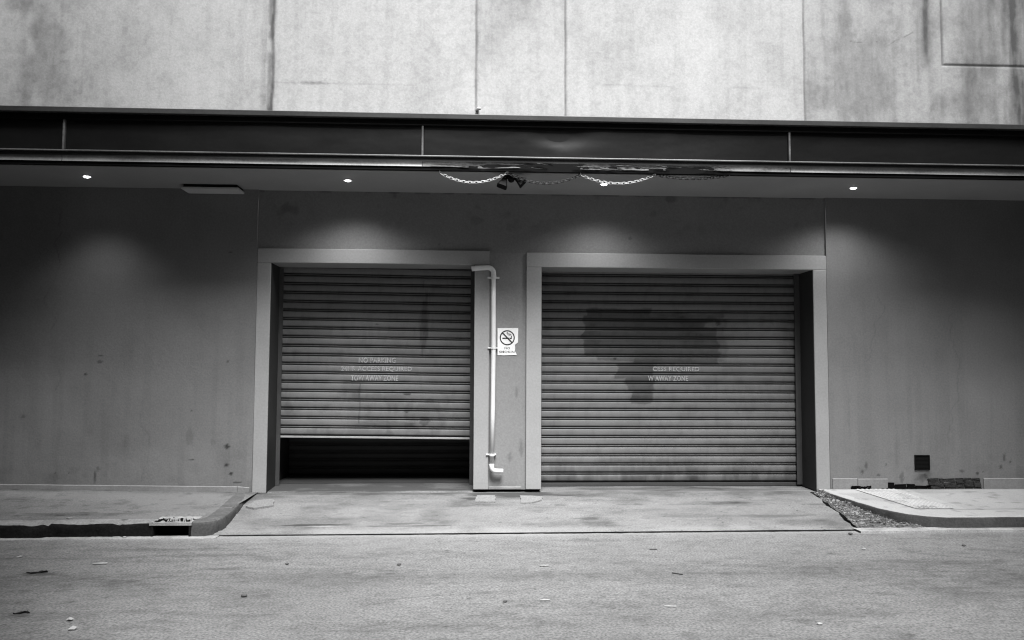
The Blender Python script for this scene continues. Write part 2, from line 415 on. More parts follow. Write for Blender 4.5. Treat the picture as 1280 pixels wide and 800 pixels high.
# gravel wedge between driveway and right kerb
def grav_pos(U, V):
    Y = -1.60*V - .0
    xa = 4.13 - .20*V; xb = cR_x(Y)+.06
    X = xa + (xb-xa)*U
    h = fbm(X*9, Y*9, 81, 4)
    return X, Y, -.004 - .120*V + .045*(h-.5) + .03*bump1(U, .75, .35)*(1-V)
tag(sheet('gravel_patch', np.linspace(0, 1, 50), np.linspace(-.02, 1.04, 130), grav_pos, M['gravel'],
      None), kind='structure')
def gravel():
    bm = bmesh.new(); r_ = random.Random(5)
    for i in range(620):
        v = r_.random()**.8; u = r_.uniform(0.02, .98)
        x, y, z = [float(q) for q in grav_pos(np.array(u), np.array(v))]
        s = r_.uniform(.006, .017)
        vs = bmesh.ops.create_icosphere(bm, subdivisions=1, radius=s)['verts']
        sc = Vector((r_.uniform(.7, 1.5), r_.uniform(.7, 1.4), r_.uniform(.4, .8)))
        mi = 0 if r_.random() < .62 else 1
        for q in vs:
            q.co = Vector((q.co.x*sc.x, q.co.y*sc.y, q.co.z*sc.z))*r_.uniform(.85, 1.15) + Vector((x, y, z+.004))
        for f in {f for q in vs for f in q.link_faces}: f.material_index = mi
    return bm
tag(obj('gravel', gravel(), [M['stone'], M['gravel']]), kind='stuff', label='loose pale gravel in the wedge between driveway and kerb', cat='gravel')
def weeds():
    bm = bmesh.new(); r_ = random.Random(15)
    for i in range(260):
        v = r_.random()*.95; u = min(.98, max(.03, r_.gauss(.7, .25)))
        if float(fbm(np.array(u*3), np.array(v*5), 7)) < .45: continue
        x, y, z = [float(q) for q in grav_pos(np.array(u), np.array(v))]
        for k in range(3):
            a = r_.uniform(0, 6.28); l = r_.uniform(.02, .06); w = .0025
            d = Vector((math.cos(a), math.sin(a), 0)); t = Vector((-d.y, d.x, 0))
            p0 = Vector((x, y, z-.003)); p1 = p0 + d*l*.4 + Vector((0,0,l*.5)); p2 = p0 + d*l + Vector((0,0,l*.35))
            vs = [bm.verts.new(q) for q in (p0-t*w, p0+t*w, p1+t*w, p1-t*w, p2)]
            bm.faces.new((vs[0], vs[1], vs[2], vs[3])); bm.faces.new((vs[3], vs[2], vs[4]))
    return bm
tag(obj('weeds', weeds(), M['weed']), kind='stuff', label='dry weeds growing through the gravel beside the curved kerb', cat='weeds')

# ------------------------------------------------------------------ the building
bld = empty('building', (0, 0, 0), 'grey rendered building with two roller doors below an overhanging pale concrete storey', 'building')
SOF = 3.635
def chips(lst, U, V, seed=0):
    s = 0*U
    for i, (cx, cz, rx, rz, a) in enumerate(lst): s = s + a*blob(U, V, cx, cz, rx*.85, rz*.85, 200+seed+i, .7, .45)
    return s
def lowstain(U, V):
    return .16*np.exp(-((V-.05)/.22)**2)*sst(.45, .75, fbm(U*2.5, V*5, 301, 5)) + .10*sst(.60, .76, fbm(U*7, V*7, 302, 3))*np.exp(-((V-.2)/.5)**2) \
        + .6*(vnoise(U*33, V*33, 303) > .99)*np.exp(-((V-.25)/.4)**2)
LCH = [(-2.932,.551,.035,.03,.95),(-2.936,.335,.032,.025,.9),(-2.878,.232,.022,.016,.95),(-3.374,.674,.05,.12,.22),(-4.435,1.62,.03,.012,.7),(-4.44,1.55,.035,.02,.6),
       (-4.603,1.396,.02,.016,.8),(-2.948,1.555,.018,.012,.8),(-3.36,.97,.012,.010,.7),(-3.34,.40,.045,.006,.9),(-2.95,2.87,.03,.008,.7),(-4.453,.2,.012,.10,.65),
       (-4.42,.29,.025,.03,.4),(-4.1,.6,.05,.10,.10),(-4.52,.72,.05,.09,.08),(-3.1,.6,.04,.04,.15),(-2.8,.13,.05,.012,.8),(-5.3,.9,.03,.02,.4)]
def hair(U, V, x0, z0, z1, sd, a=.2):
    c = x0+.45*(fbm(V*2.2, V*0, sd, 5)-.5); return a*bump1(U, c, .007)*(V > z0)*(V < z1)*sst(.3, .5, fbm(V*4, V*0+2, sd+1))
def runs(U, V, sd): return .10*sst(.52, .72, fbm(U*11, V*.5, sd, 4))*sst(2.8, .8, V) + .12*sst(.45, .75, fbm(U*1.7, V*1.2, sd+3, 5))
def wl_st(U, V): return hair(U, V, -3.95, .1, 1.5, 340) + hair(U, V, -5.0, 1.2, 3.4, 342, .25) + runs(U, V, 345) + lowstain(U, V) + chips(LCH, U, V) + .10*sst(.5, .8, fbm(U*.9, V*.5, 310))
sheet('wall', spaced(-9.5, -2.634, .014, -6.2, -2.634), spaced(-.25, SOF+.02, .014), lambda U, V: (U, 0*U+.006*(fbm(U*1.1, V*1.1, 320)-.5)-.003, V), M['wall'], wl_st, bld)['label'] = 'grey painted wall left of the half open roller door'
RCH = [(4.8,.32,.018,.05,.55),(5.05,.33,.015,.02,.7),(5.24,.17,.03,.08,.45),(5.5,.17,.09,.06,.45),(5.57,.2,.05,.05,.3),(6.2,.22,.02,.02,.8),(6.55,.42,.02,.05,.6),(6.5,.3,.025,.025,.7),(6.62,.36,.015,.02,.7),
       (5.9,.6,.03,.2,.12),(5.2,.5,.04,.2,.10),(4.75,.24,.02,.03,.6),(4.95,.2,.02,.02,.6),(6.0,.25,.03,.02,.5),(4.6,.9,.02,.3,.15)]
def wr_st(U, V): return hair(U, V, 5.95, .2, 2.2, 350) + hair(U, V, 4.9, 1.6, 3.5, 352, .2) + runs(U, V, 355) + lowstain(U+20, V) + chips(RCH, U, V, 40) + .10*sst(.5, .8, fbm(U*.9+7, V*.5, 311))
sheet('wall', spaced(4.349, 10.5, .014, 4.349, 7.0), spaced(-.25, SOF+.02, .014), lambda U, V: (U, 0*U+.006*(fbm(U*1.1, V*1.1, 321)-.5)-.003, V), M['wall'], wr_st, bld)['label'] = 'grey painted wall right of the closed roller door with a black vent'
# centre wall set back behind the door frames
CCH = [(-.45,3.0,.02,.015,.4),(.56,.52,.03,.10,.35),(.42,.42,.03,.06,.3),(1.9,3.1,.03,.02,.4),(.5,1.2,.02,.08,.3)]
def wc_st(U, V): return chips(CCH, U, V, 70) + .7*np.exp(-((V-SOF)/.012)**2)*sst(.42, .6, fbm(U*6, V*0, 330)) + .35*sst(.62, .8, fbm(U*5, V*5, 331, 3))*sst(3.0, 3.5, V) + .5*lowstain(U+40, V)
CY = .035
def cgrid(x0, x1, z0, z1, lab, m='wallc'):
    sheet('wall', spaced(x0, x1, .014), spaced(z0, z1, .014), lambda U, V: (U, 0*U+CY, V), M[m], wc_st, bld)['label'] = lab
cgrid(-2.634, 4.349, 2.90, SOF+.02, 'darker grey wall band above both roller doors', 'band')
cgrid(.10, .68, .034, 2.90, 'narrow grey wall between the two roller doors')
for x0, x1, s in ((-2.6345, -2.6335, 1), (4.3485, 4.3495, -1)):     # the returns where the centre wall steps back
    obj('wall_return', B(x0, x1, .0005, CY+.02, -.2, SOF+.02), M['wall'], bld)

# plinths
def plinth(x0, x1, y0, zt0, zt1, seed, zb=-.2):
    bm = bmesh.new(); n = max(4, int((x1-x0)/.04)); rows = []
    for i in range(n+1):
        x = x0+(x1-x0)*i/n; zt = zt0+(zt1-zt0)*i/n + .004*(float(fbm(np.array(x*4.), np.array(0.), seed))-.5)
        d = .014 + .004*(float(fbm(np.array(x*5.), np.array(3.), seed))-.5)
        rows.append([bm.verts.new(p) for p in ((x, y0-d, zb), (x, y0-d, zt-.006), (x, y0-d+.005, zt), (x, y0+.01, zt+.004))])
    for a, b in zip(rows, rows[1:]):
        for k in range(3): bm.faces.new((a[k], b[k], b[k+1], a[k+1]))
    for r_ in (rows[0], rows[-1]): bm.faces.new(r_)
    bmesh.ops.recalc_face_normals(bm, faces=bm.faces)
    return bm
obj('plinth', plinth(-9.5, -2.80, 0, .16, .082, 1), M['plinth'], bld)
obj('plinth', plinth(-2.795, -2.66, 0, .082, .070, 2), M['plinth'], bld)
obj('plinth', plinth(4.372, 4.68, 0, .163, .163, 3), M['plinth'], bld)
obj('plinth', plinth(4.69, 5.06, 0, .158, .160, 5), M['plinth'], bld)
obj('plinth', plinth(6.27, 10.5, 0, .163, .168, 4), M['plinth'], bld)
obj('foot_shadow_gap', B(-.01, .79, .10, .5, -.1, .034), M['black'], bld)  # black block painted as the shade in the gap under the pier
obj('plinth', plinth(.172, .555, CY, .068, .068, 6, .038), M['plinth'], bld)['label'] = 'pale skirting strip under the drainpipe'

# broken masonry where the right plinth is gone
def broken(x0, x1, zb, ztop, seed, dep, n=9, slope=0):
    bm = bmesh.new(); r_ = random.Random(seed); x = x0
    while x < x1:
        w = r_.uniform(.05, .17)*(1 if x1-x0 > .5 else .6); w = min(w, x1-x)
        top = ztop(x+w/2); 
        if w > .015 and top > zb+.008:
            zz = zb-.05
            while zz < top-.01:
                h = r_.uniform(.05, .09); h = min(h, top-zz)
                nv = len(bm.verts)
                y1 = -dep*r_.uniform(.3, 1)
                box(bm, x+.002, x+w-.002, y1, .02, zz, zz+h-.003, bevel=min(.008, h*.25))
                bm.verts.ensure_lookup_table()
                for v in bm.verts[nv:]:
                    v.co += Vector((r_.uniform(-.008, .008)+slope*(v.co.z-zb), r_.uniform(-.007, .004), r_.uniform(-.006, .006)))
                zz += h
        x += w
    return bm
obj('broken_masonry_gap', broken(5.585, 6.25, .04, lambda x: .165, 6, .018, slope=-.2), M['rubble'], bld)['label'] = 'dark exposed masonry where the plinth has broken away'
obj('broken_masonry_gap', broken(5.05, 5.60, .03, lambda x: .055+.07*float(fbm(np.array(x*6.), np.array(2.), 9)), 16, .020), M['black'], bld)  # this and the next two: black blocks painting the dark gap along the base
obj('broken_masonry_gap', broken(4.60, 4.85, .03, lambda x: .05+.05*float(fbm(np.array(x*8.), np.array(2.), 19)), 17, .030), M['black'], bld)
obj('broken_masonry_gap', broken(4.85, 5.1, .03, lambda x: .045, 18, .022), M['black'], bld)

# overhang: soffit, fascia and the pale concrete storey above it
FY = -1.10                     # front of the fascia
UY = -1.02                     # face of the upper wall
obj('soffit', B(-9.5, 10.5, FY+.07, .6, SOF, SOF+.05), M['soffit'], bld)

def joints(U, V):
    g = np.maximum.reduce([bump1(U, c+.002*np.sin(V*9), .011) for c in (-.018, .976, 3.682)])
    g = np.maximum(g, 1.0*bump1(U, -2.24+.006*np.sin(V*7)+.006*(fbm(V*7, V*0, 400)-.5), .015))
    g = np.maximum(g, bump1(U, 5.285, .011)*(V > 4.955)); g = np.maximum(g, bump1(V, 4.958, .011)*(U > 5.28))
    for c in (-5.6, 7.6): g = np.maximum(g, bump1(U, c, .011))
    return g
def up_stain(U, V):
    streak = lambda c, w, sd: .85*bump1(U, c+.03*(fbm(V*2, V*0, sd)-.5), w*.8)*np.clip(.15+1.1*fbm(U*38, V*1.3, sd+1, 4)*(.5+fbm(U*7, V*5, sd+2)), 0, 1)
    mott = fbm(U*3, V*2.2, 410, 5); fine = fbm(U*18, V*18, 411, 4)
    s = .10*sst(.45, .75, mott) + .10*sst(.45, .7, fine)
    s += .07*sst(.45, .72, fbm(U*14, V*1.1, 412, 4))
    s -= .12*sst(.45, .75, fbm(U*1.2+5, V*1.1, 413, 4))*(U < 3.7)
    # left: sooty mottling
    left = sst(-3.4, -5.2, U)
    s += left*(.36*sst(.42, .68, fbm(U*2.6, V*2.0, 420, 5)) + .12*fine)
    s += .35*bump1(U, -4.85, .10)*sst(.35, .7, fbm(U*6, V*3, 421)) + .25*bump1(U, -4.4, .1)*sst(5.2, 5.7, V)
    # panel between the two joints
    mid = (U > -.02)*(U < .98)
    s += mid*(.06 + .42*np.exp(-((U-.40)/.24)**2-((V-5.60)/.38)**2)*(.55+.9*(fbm(U*7, V*5, 430, 5)-.3)) + .25*np.exp(-((U-.22)/.2)**2-((V-5.05)/.25)**2)*fbm(U*9, V*4, 432, 4))
    # right: dirty concrete and run-off streaks
    rt = sst(3.68, 3.72, U)
    s += rt*(.14 + .30*sst(.42, .72, fbm(U*2.4, V*2.2, 440, 5)))
    s += 1.3*streak(5.12, .06, 450)*sst(4.85, 5.15, V) + .4*streak(5.05, .10, 452)*sst(4.75, 5.3, V)
    s += .30*rt*bump1(U, 5.6, .14)*(.5+fbm(U*20, V*2, 455)) + 1.2*streak(6.13, .06, 456)*sst(4.2, 4.5, V)
    s += .6*streak(6.02, .035, 458)*sst(4.9, 5.3, V) + .9*streak(6.28, .14, 460) + .35*streak(5.75, .03, 462)*sst(4.6, 5.0, V)
    s += .35*streak(5.86, .08, 464) + .4*sst(5.6, 6.4, U)*sst(.4, .7, fbm(U*10, V*2, 465))
    s += .22*bump1(U, 4.15, .1)*sst(5.1, 5.5, V)
    # cracks and patched bands
    zc = np.interp(U, [4.50, 4.58, 4.66, 4.74, 4.82, 4.95], [5.205, 5.20, 5.175, 5.235, 5.26, 5.33]) + .02*(fbm(U*14, U*0, 475)-.5)
    s += .6*bump1(V, zc, .006)*(U > 4.52)*(U < 4.95)*sst(.25, .5, fbm(U*9, V*0, 476)) + .4*bump1(V, 5.20-.12*(U-4.3)**1+.02*(fbm(U*12, U*0, 477)-.5), .006)*(U > 4.22)*(U < 4.36)
    s += .18*bump1(V, 4.645+.004*np.sin(U*5), .010)*(U > .98)*(U < 3.68)*sst(.4, .6, fbm(U*2, V*0, 470)) + .16*bump1(V, 4.60, .010)*(U < -.02)*(U > -2.24)*sst(.4, .6, fbm(U*2, V*0, 471))
    s += .35*blob(U, V, -1.78, 4.60, .12, .02, 472, .9, .7)
    # dirt along the joints
    s += .30*bump1(U, -2.30, .06)*sst(.35, .7, fbm(U*30, V*1.5, 486, 4)) + .07*sst(.50, .72, fbm(U*26, V*.7, 487, 4))*sst(.35, .65, fbm(U*1.6, V*.8, 488))
    s += .75*joints(U, V) + .6*bump1(U, -2.26, .035)*sst(.40, .62, fbm(U*16, V*5, 480)) + .5*bump1(U, -2.30, .05)*sst(4.55, 4.3, V)*sst(.4, .6, fbm(U*22, V*7, 481))
    s += .22*bump1(U, -.0, .03)*sst(.4, .7, fbm(U*20, V*6, 482)) + .15*np.exp(-((V-4.25)/.05)**2)*sst(.4, .7, fbm(U*9, V*2, 483))
    s = np.where(s > .45, .45+(s-.45)*.55, s)
    s = np.where(s > .3, s*(.80+.4*fbm(U*30, V*9, 489, 3)), s)
    return np.clip(s, -.5, .9)
sheet('upper_wall', spaced(-9.5, 10.5, .0115, -5.6, 6.8), spaced(4.1, 9.5, .0115, 4.1, 5.95),
      lambda U, V: (U, UY+.012*joints(U, V)+.008*(fbm(U*.9, V*.9, 490)-.5), V), M['upper'], up_stain, bld)['label'] = 'pale weathered concrete wall of the upper storey with streaks'
obj('roof_slab', B(-9.5, 10.5, UY-.05, 8, 9.5, 9.7), M['upper'], bld)
obj('spout', tube(bmesh.new(), [(-.006, UY+.03, 4.345), (.014, UY-.05, 4.335), (.03, UY-.075, 4.325)], .016, 8), M['pipe'], bld, True)

fas = obj('fascia', B(-9.5, 10.5, FY+.06, UY+.2, 3.70, 4.20), M['fascia'], bld)
obj('top_trim', B(-9.5, 10.5, FY-.035, UY+.02, 4.192, 4.25, .006), M['trim'], fas)
obj('trim_shadow', B(-9.5, 10.5, FY+.012, FY+.05, 4.13, 4.188, .004), M['shadow_strip'], fas)  # near-black strip painted as the shadow below the top trim
mul = [-8.25, -4.412, -.593, 3.475, 7.35]
edges = [-9.5]+mul+[10.5]
for a, b in zip(edges, edges[1:]):
    us = np.linspace(a+.018, b-.018, 120); vs = np.linspace(3.802, 4.150, 30)
    def fp(U, V, a=a, b=b):
        y = FY+.046 + .010*(fbm(U*1.3, V*3, 500)-.5) + .004*np.sin((U-a)/(b-a)*9.4)
        # a dent in the middle panel
        y = y + .016*np.exp(-(((U-.93)/.30)**2+((V-4.05)/.13)**2)**1.5) - .005*np.exp(-((U-2.15)/.10)**2)
        return U, y, V
    sheet('fascia_panel', us, vs, fp, M['fascia'], None, fas)
for x in mul[:]:
    obj('mullion', B(x-.011, x+.011, FY+.018, FY+.058, 3.802, 4.160, .004), M['lip'], fas)
obj('ledge', B(-9.5, 10.5, FY+.004, FY+.058, 3.782, 3.800, .005), M['lip'], fas)
obj('channel', B(-9.5, 10.5, FY+.030, FY+.058, 3.735, 3.781), M['trim'], fas)
# lower lip, one length per bay; the middle one is torn and crumpled
def lip(a, b, torn, seed):
    n = int((b-a)/.02); m = 7; bm = bmesh.new(); g = []
    for i in range(n+1):
        x = a+(b-a)*i/n; colv = []
        t = 0
        if torn:
            t = max(math.exp(-((x-.86)/.42)**2), .9*math.exp(-((x-2.33)/.28)**2), .45*math.exp(-((x-.1)/.5)**2), .4*math.exp(-((x-1.6)/.5)**2))
        for k in range(m):
            f = k/(m-1); z = 3.733-.058*f; y = FY+.002+.010*math.sin(f*3.1)
            q = float(fbm(np.array(x*7.), np.array(f*1.6), seed, 4))-.5
            q2 = float(fbm(np.array(x*3.), np.array(f*.8+5), seed+9, 3))-.5
            y += q*.05*t + .006*q2 + .03*t*f; z += q2*.05*t*(.3+f) + .004*q2
            colv.append(bm.verts.new((x, y, z)))
        g.append(colv)
    for i in range(n):
        for k in range(m-1):
            x = a+(b-a)*(i+.5)/n; f = (k+.5)/(m-1)
            if torn:
                h = .95*math.exp(-((x-.98)/.17)**2) + .8*math.exp(-((x-2.36)/.13)**2)*(f > .35)
                if h*(.45+1.1*float(fbm(np.array(x*17.), np.array(f*3.), 77, 3))) > .52: continue
                if f > .7 and float(fbm(np.array(x*5.), np.array(1.), 78, 3)) > .60 and -.2 < x < 2.6: continue
            bm.faces.new((g[i][k], g[i+1][k], g[i+1][k+1], g[i][k+1]))
    bmesh.ops.recalc_face_normals(bm, faces=bm.faces)
    return bm
for a, b in zip(edges, edges[1:]):
    torn = a > -1 and b < 4
    o = obj('lower_lip', lip(a+.003, b-.003, torn, 33), M['torn'] if torn else M['lip'], fas, smooth=True)
    if torn: o['label'] = 'torn and crumpled length of metal lip above the chain'
def sliver(x, l, w, z, seed):
    r_ = random.Random(seed); bm = bmesh.new(); n = 14; rows = []
    for i in range(n+1):
        t = i/n; hw = w*(.25+math.sin(math.pi*min(1, t*1.02)))*r_.uniform(.5, 1.1)*.5
        xx = x+l*t; zz = z+.018*(float(fbm(np.array(t*4.), np.array(1.), seed))-.5)-.012*t; yy = FY-.004-.020*float(fbm(np.array(t*3.), np.array(4.), seed))
        rows.append((bm.verts.new((xx, yy, zz-hw)), bm.verts.new((xx, yy-.006, zz)), bm.verts.new((xx, yy+.004, zz+hw))))
    for a, b in zip(rows, rows[1:]):
        for k in range(2): bm.faces.new((a[k], b[k], b[k+1], a[k+1]))
    bmesh.ops.solidify(bm, geom=bm.faces[:], thickness=.001)
    return bm
for i, (x, l, w, z) in enumerate(((-.50,.55,.014,3.700),(.10,.50,.018,3.706),(.52,.22,.012,3.676),(.62,.16,.02,3.720),(1.05,.30,.022,3.700),(1.18,.42,.016,3.682),(1.45,.35,.02,3.712),(1.72,.26,.018,3.694),(1.95,.18,.022,3.716),(2.42,.22,.018,3.684),(2.52,.30,.014,3.716))):
    obj('torn_sliver', sliver(x, l, w, z, 800+i), M['lip'], fas)
obj('drip_edge_shadow', B(-9.5, 10.5, FY+.018, FY+.072, 3.640, 3.732), M['shadow_strip'], fas)  # near-black edge, its colour stands for the shadow under the lip

# door frames (surround, proud of the centre wall) and reveals
def frame(x0, x1, xi0, xi1, zt, zi, zb0, zb1, label):
    f = obj('door_frame', B(x0, x1, 0, .56, zi, zt, .006), M['frame'], bld); f['label'] = label
    obj('jamb', B(x0, xi0, .001, .56, zb0, zi-.0005, .006), M['frame'], f)
    obj('jamb', B(xi1, x1, .001, .56, zb1, zi-.0005, .006), M['frame'], f)
    obj('reveal', B(xi0-.02, xi0+.004, .016, .55, zb0+.002, zi-.003), M['reveal'], f)  # thin panels on the inner jambs, darker than the frame
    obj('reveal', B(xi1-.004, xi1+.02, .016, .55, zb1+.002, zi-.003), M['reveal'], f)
    return f
frame(-2.632, .165, -2.468, -.016, 2.922, 2.750, .002, .038, 'grey rendered surround of the narrower roller door')
frame(.615, 4.348, .800, 4.180, 2.906, 2.728, .038, .010, 'grey rendered surround of the wider roller door')

# roller doors
PROF = [(.0185, 0), (.0155, .018), (.0085, .019), (.0060, .002), (-.0060, .002), (-.0085, .019), (-.0155, .018), (-.0185, 0)]
def curtain(x0, x1, z0, z1, pitch, y, tilt=0, st=None, phase=0, nx=200, name='curtain', m=None, parent=None, dents=True):
    prof = []                                        # (z, dy) going up; z0 is a groove centre
    k = 0
    zc = z0
    while zc < z1+pitch:
        for dz, dy in [(-a, b) for a, b in PROF]: prof.append((zc+dz, dy))
        for t in (.2, .35, .5, .65, .8):
            prof.append((zc+.0185+(pitch-.037)*t, -.004*math.sin(math.pi*t)))
        zc += pitch
    prof = [p for p in prof if z0-.004 <= p[0] <= z1]
    zs = np.array([p[0] for p in prof]); dys = np.array([p[1] for p in prof])
    us = np.linspace(x0, x1, nx)
    def pos(U, V):
        i = np.rint(V).astype(int); Z = zs[i]; Y = y + dys[i]
        if dents: Y = Y + .006*(fbm(U*1.2, Z*2.5, 600)-.5) + .0035*(fbm(U*3.0, np.floor((Z-z0)/pitch)*7.3, 601)-.5)
        return U, Y, Z + tilt*(U-x0) + (.003*(fbm(U*1.0, np.floor((Z-z0)/pitch)*3.1, 602)-.5) if dents else 0)
    def stn(U, V):
        i = np.rint(V).astype(int); return st(U, zs[i], (zs[i]-z0) % pitch) if st else 0*U
    return sheet(name, us, np.arange(len(zs)), pos, m or M['slat'], stn, parent, smooth=False)

def slat_dirt_shade(U, Z, ph, pitch):
    edge = np.minimum(ph, pitch-ph)
    s = .97*((edge < .0180)*(edge > .0065)) + .40*np.exp(-((edge-.0195)/.005)**2)*(edge >= .0180) + .5*(edge <= .0065)  # groove and ridge shade between slats, darkened in the colour
    row = np.floor(Z/pitch)
    s = s + .22*(vnoise(U*.6, row*5.7, 610)-.4) + .14*sst(.5, .75, fbm(U*4, Z*6, 611, 4)) + .10*sst(.5, .7, fbm(U*22, Z*9, 612, 3))
    return s
def stR(U, Z, ph):
    s = slat_dirt_shade(U, Z, ph, .1147)
    w = .065*(fbm(U*6, Z*10, 620, 5)-.5)*2
    row = np.floor((Z-.052)/.1147)
    jx = .025*(vnoise(row*3.3, row*0, 621)-.5)
    def bx(x0, x1, z0, z1): return sst(x0-.009, x0+.009, U+w+jx)*sst(x1+.02, x1-.02, U+w-jx*1.2)*sst(z0-.012, z0+.012, Z+w*.5)*sst(z1+.012, z1-.012, Z+w*.5)
    p = np.maximum.reduce([bx(1.37, 3.12, 1.665, 2.165), .9*bx(1.42, 2.25, 2.15, 2.262), .75*bx(2.2, 3.20, 2.14, 2.21), bx(2.05, 3.13, 1.55, 1.69), .7*bx(1.56, 2.1, 1.60, 1.69), .85*bx(1.82, 2.28, 1.37, 1.57),
                           .95*bx(1.93, 2.30, 1.21, 1.39), 1.0*bx(2.0, 2.25, 1.055, 1.22), .4*bx(3.1, 3.22, 1.6, 2.15)])
    p = p*(1-.85*blob(U, Z, 3.04, 2.06, .085, .05, 622, .5, .3)) + .6*blob(U, Z, 3.12, 2.075, .035, .03, 623, .4, .3)
    s = s*(1-.25*p) + .62*p*(.92+.16*fbm(U*2, Z*2, 624))
    s = s + .20*sst(3.25, 3.75, U)*sst(.45, .6, fbm(U*1.1, Z*.8, 625))                       # dull area on the right
    s = s - .22*(1-p)*blob(U, Z, 1.4, 1.5, .55, .2, 626, .6, .5)                                      # paler scrubbed area
    s = s + .30*sst(.55, .05, Z)*sst(.4, .65, fbm(U*9, Z*3, 627)) + .25*sst(.35, .1, Z)
    s = s + .8*blob(U, Z, 1.78, 1.62, .02, .014, 628)
    return np.clip(s, -.4, .95)
def stL(U, Z, ph):
    s = slat_dirt_shade(U, Z, ph, .1125)
    s = s + .9*blob(U, Z, -.86, 1.18, .05, .02, 630) + .6*blob(U, Z, -.86, .96, .03, .02, 631) + .5*blob(U, Z, -.64, .84, .06, .06, 632) + .5*bump1(U, -1.45+.006*np.sin(Z*20), .008)*(Z < 1.3)*(Z > .8)
    s = s + .45*blob(U, Z, -.65, 2.1, .05, .35, 633, .9, .5) + .5*blob(U, Z, -1.25, 2.05, .02, .012, 634)
    s = s - .25*blob(U, Z, -1.9, .95, .4, .3, 635, .8, .5) + .25*sst(.5, .7, fbm(U*6, Z*5, 636))*(Z < 1.2) + .35*blob(U, Z, -1.1, .80, .3, .05, 637, .8, .4)
    s = s - .3*blob(U, Z, -1.25, 1.46, .6, .2, 638, .8, .6)
    return np.clip(s, -.45, .95)

doorL = empty('roller_door', (-1.24, .48, 0), None, None); doorL.parent = bld; doorL['label'] = 'narrower roller door stopped partly open'
doorR = empty('roller_door', (2.49, .48, 0), None, None); doorR.parent = bld; doorR['label'] = 'wider closed roller door with a dark painted out patch'
SY = .47
curtain(-2.47, -.012, .640, 2.80, .1125, SY, -.0095, stL, parent=doorL)
curtain(.80, 4.14, .052, 2.80, .1147, SY, .0, stR, nx=260, parent=doorR)
b = bmesh.new(); box(b, -2.46, -.02, SY-.012, SY+.03, .616, .640, .004)
o = obj('bottom_rail', b, M['rail'], doorL)
for v in o.data.vertices: v.co.z += -.0095*(v.co.x+2.47)
obj('bottom_rail', B(.81, 4.13, SY-.004, SY+.03, .006, .050, .004), M['guide'], doorR)
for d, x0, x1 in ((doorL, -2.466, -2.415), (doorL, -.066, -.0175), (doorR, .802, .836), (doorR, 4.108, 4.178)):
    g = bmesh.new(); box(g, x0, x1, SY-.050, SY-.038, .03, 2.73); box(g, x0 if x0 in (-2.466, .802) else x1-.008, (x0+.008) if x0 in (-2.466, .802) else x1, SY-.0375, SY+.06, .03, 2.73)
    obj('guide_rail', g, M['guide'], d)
# hidden roller drum boxes above the curtains close the top of each opening
# lettering: one line to a slat
def text_mesh(bm, s, x0, x1, zc, y, cap=.066, bold=.0035, drop=(), jig=0, seed=1):
    cu = bpy.data.curves.new('txt', 'FONT'); cu.body = s; cu.size = 1.0; cu.offset = .018; cu.resolution_u = 3; cu.space_character = 1.06
    o = bpy.data.objects.new('txt', cu); col.objects.link(o)
    dg = bpy.context.evaluated_depsgraph_get(); me = bpy.data.meshes.new_from_object(o.evaluated_get(dg))
    xs = [v.co.x for v in me.vertices]; ys = [v.co.y for v in me.vertices]
    a, b_, c, d = min(xs), max(xs), min(ys), max(ys)
    n0 = len(bm.verts); bm.from_mesh(me); bm.verts.ensure_lookup_table()
    for v in bm.verts[n0:]:
        v.co = Vector((x0+(v.co.x-a)/(b_-a)*(x1-x0), y, zc+((v.co.y-c)/(d-c)-.5)*cap))
    bpy.data.objects.remove(o); bpy.data.curves.remove(cu); bpy.data.meshes.remove(me)
    return bm
zt = lambda k, x: .640+.1125*(k+.5)-.0095*(x+2.47)
for t_, x0, x1, k in (('NO PARKING', -1.467, -1.005, 8), ('24HR ACCESS REQUIRED', -1.686, -.802, 7), ('TOW AWAY ZONE', -1.564, -.972, 6)):
    obj('lettering', text_mesh(bmesh.new(), t_, x0, x1, zt(k, -1.24), SY-.012), M['text'], doorL)
for t_, x0, x1, k in (('CESS REQUIRED', 2.266, 2.869, 12.5), ('W AWAY ZONE', 2.203, 2.722, 11.5)):
    obj('lettering', text_mesh(bmesh.new(), t_, x0, x1, .052+.1147*k, SY-.012), M['text'], doorR)
# dark space behind the half open door, with a second shutter at its back
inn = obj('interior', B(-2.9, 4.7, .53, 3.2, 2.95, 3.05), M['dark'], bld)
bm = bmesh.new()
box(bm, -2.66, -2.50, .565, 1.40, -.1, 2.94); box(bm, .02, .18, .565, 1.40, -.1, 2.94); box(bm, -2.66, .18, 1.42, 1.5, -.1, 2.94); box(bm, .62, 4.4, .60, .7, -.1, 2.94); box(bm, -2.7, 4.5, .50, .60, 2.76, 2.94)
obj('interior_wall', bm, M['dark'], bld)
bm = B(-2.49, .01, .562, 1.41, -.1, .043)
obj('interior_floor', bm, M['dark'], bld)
d3 = curtain(-2.49, .01, .045, 2.7, .105, 1.25, 0, None, nx=20, name='inner_shutter', m=M['slatin'], parent=bld, dents=False)

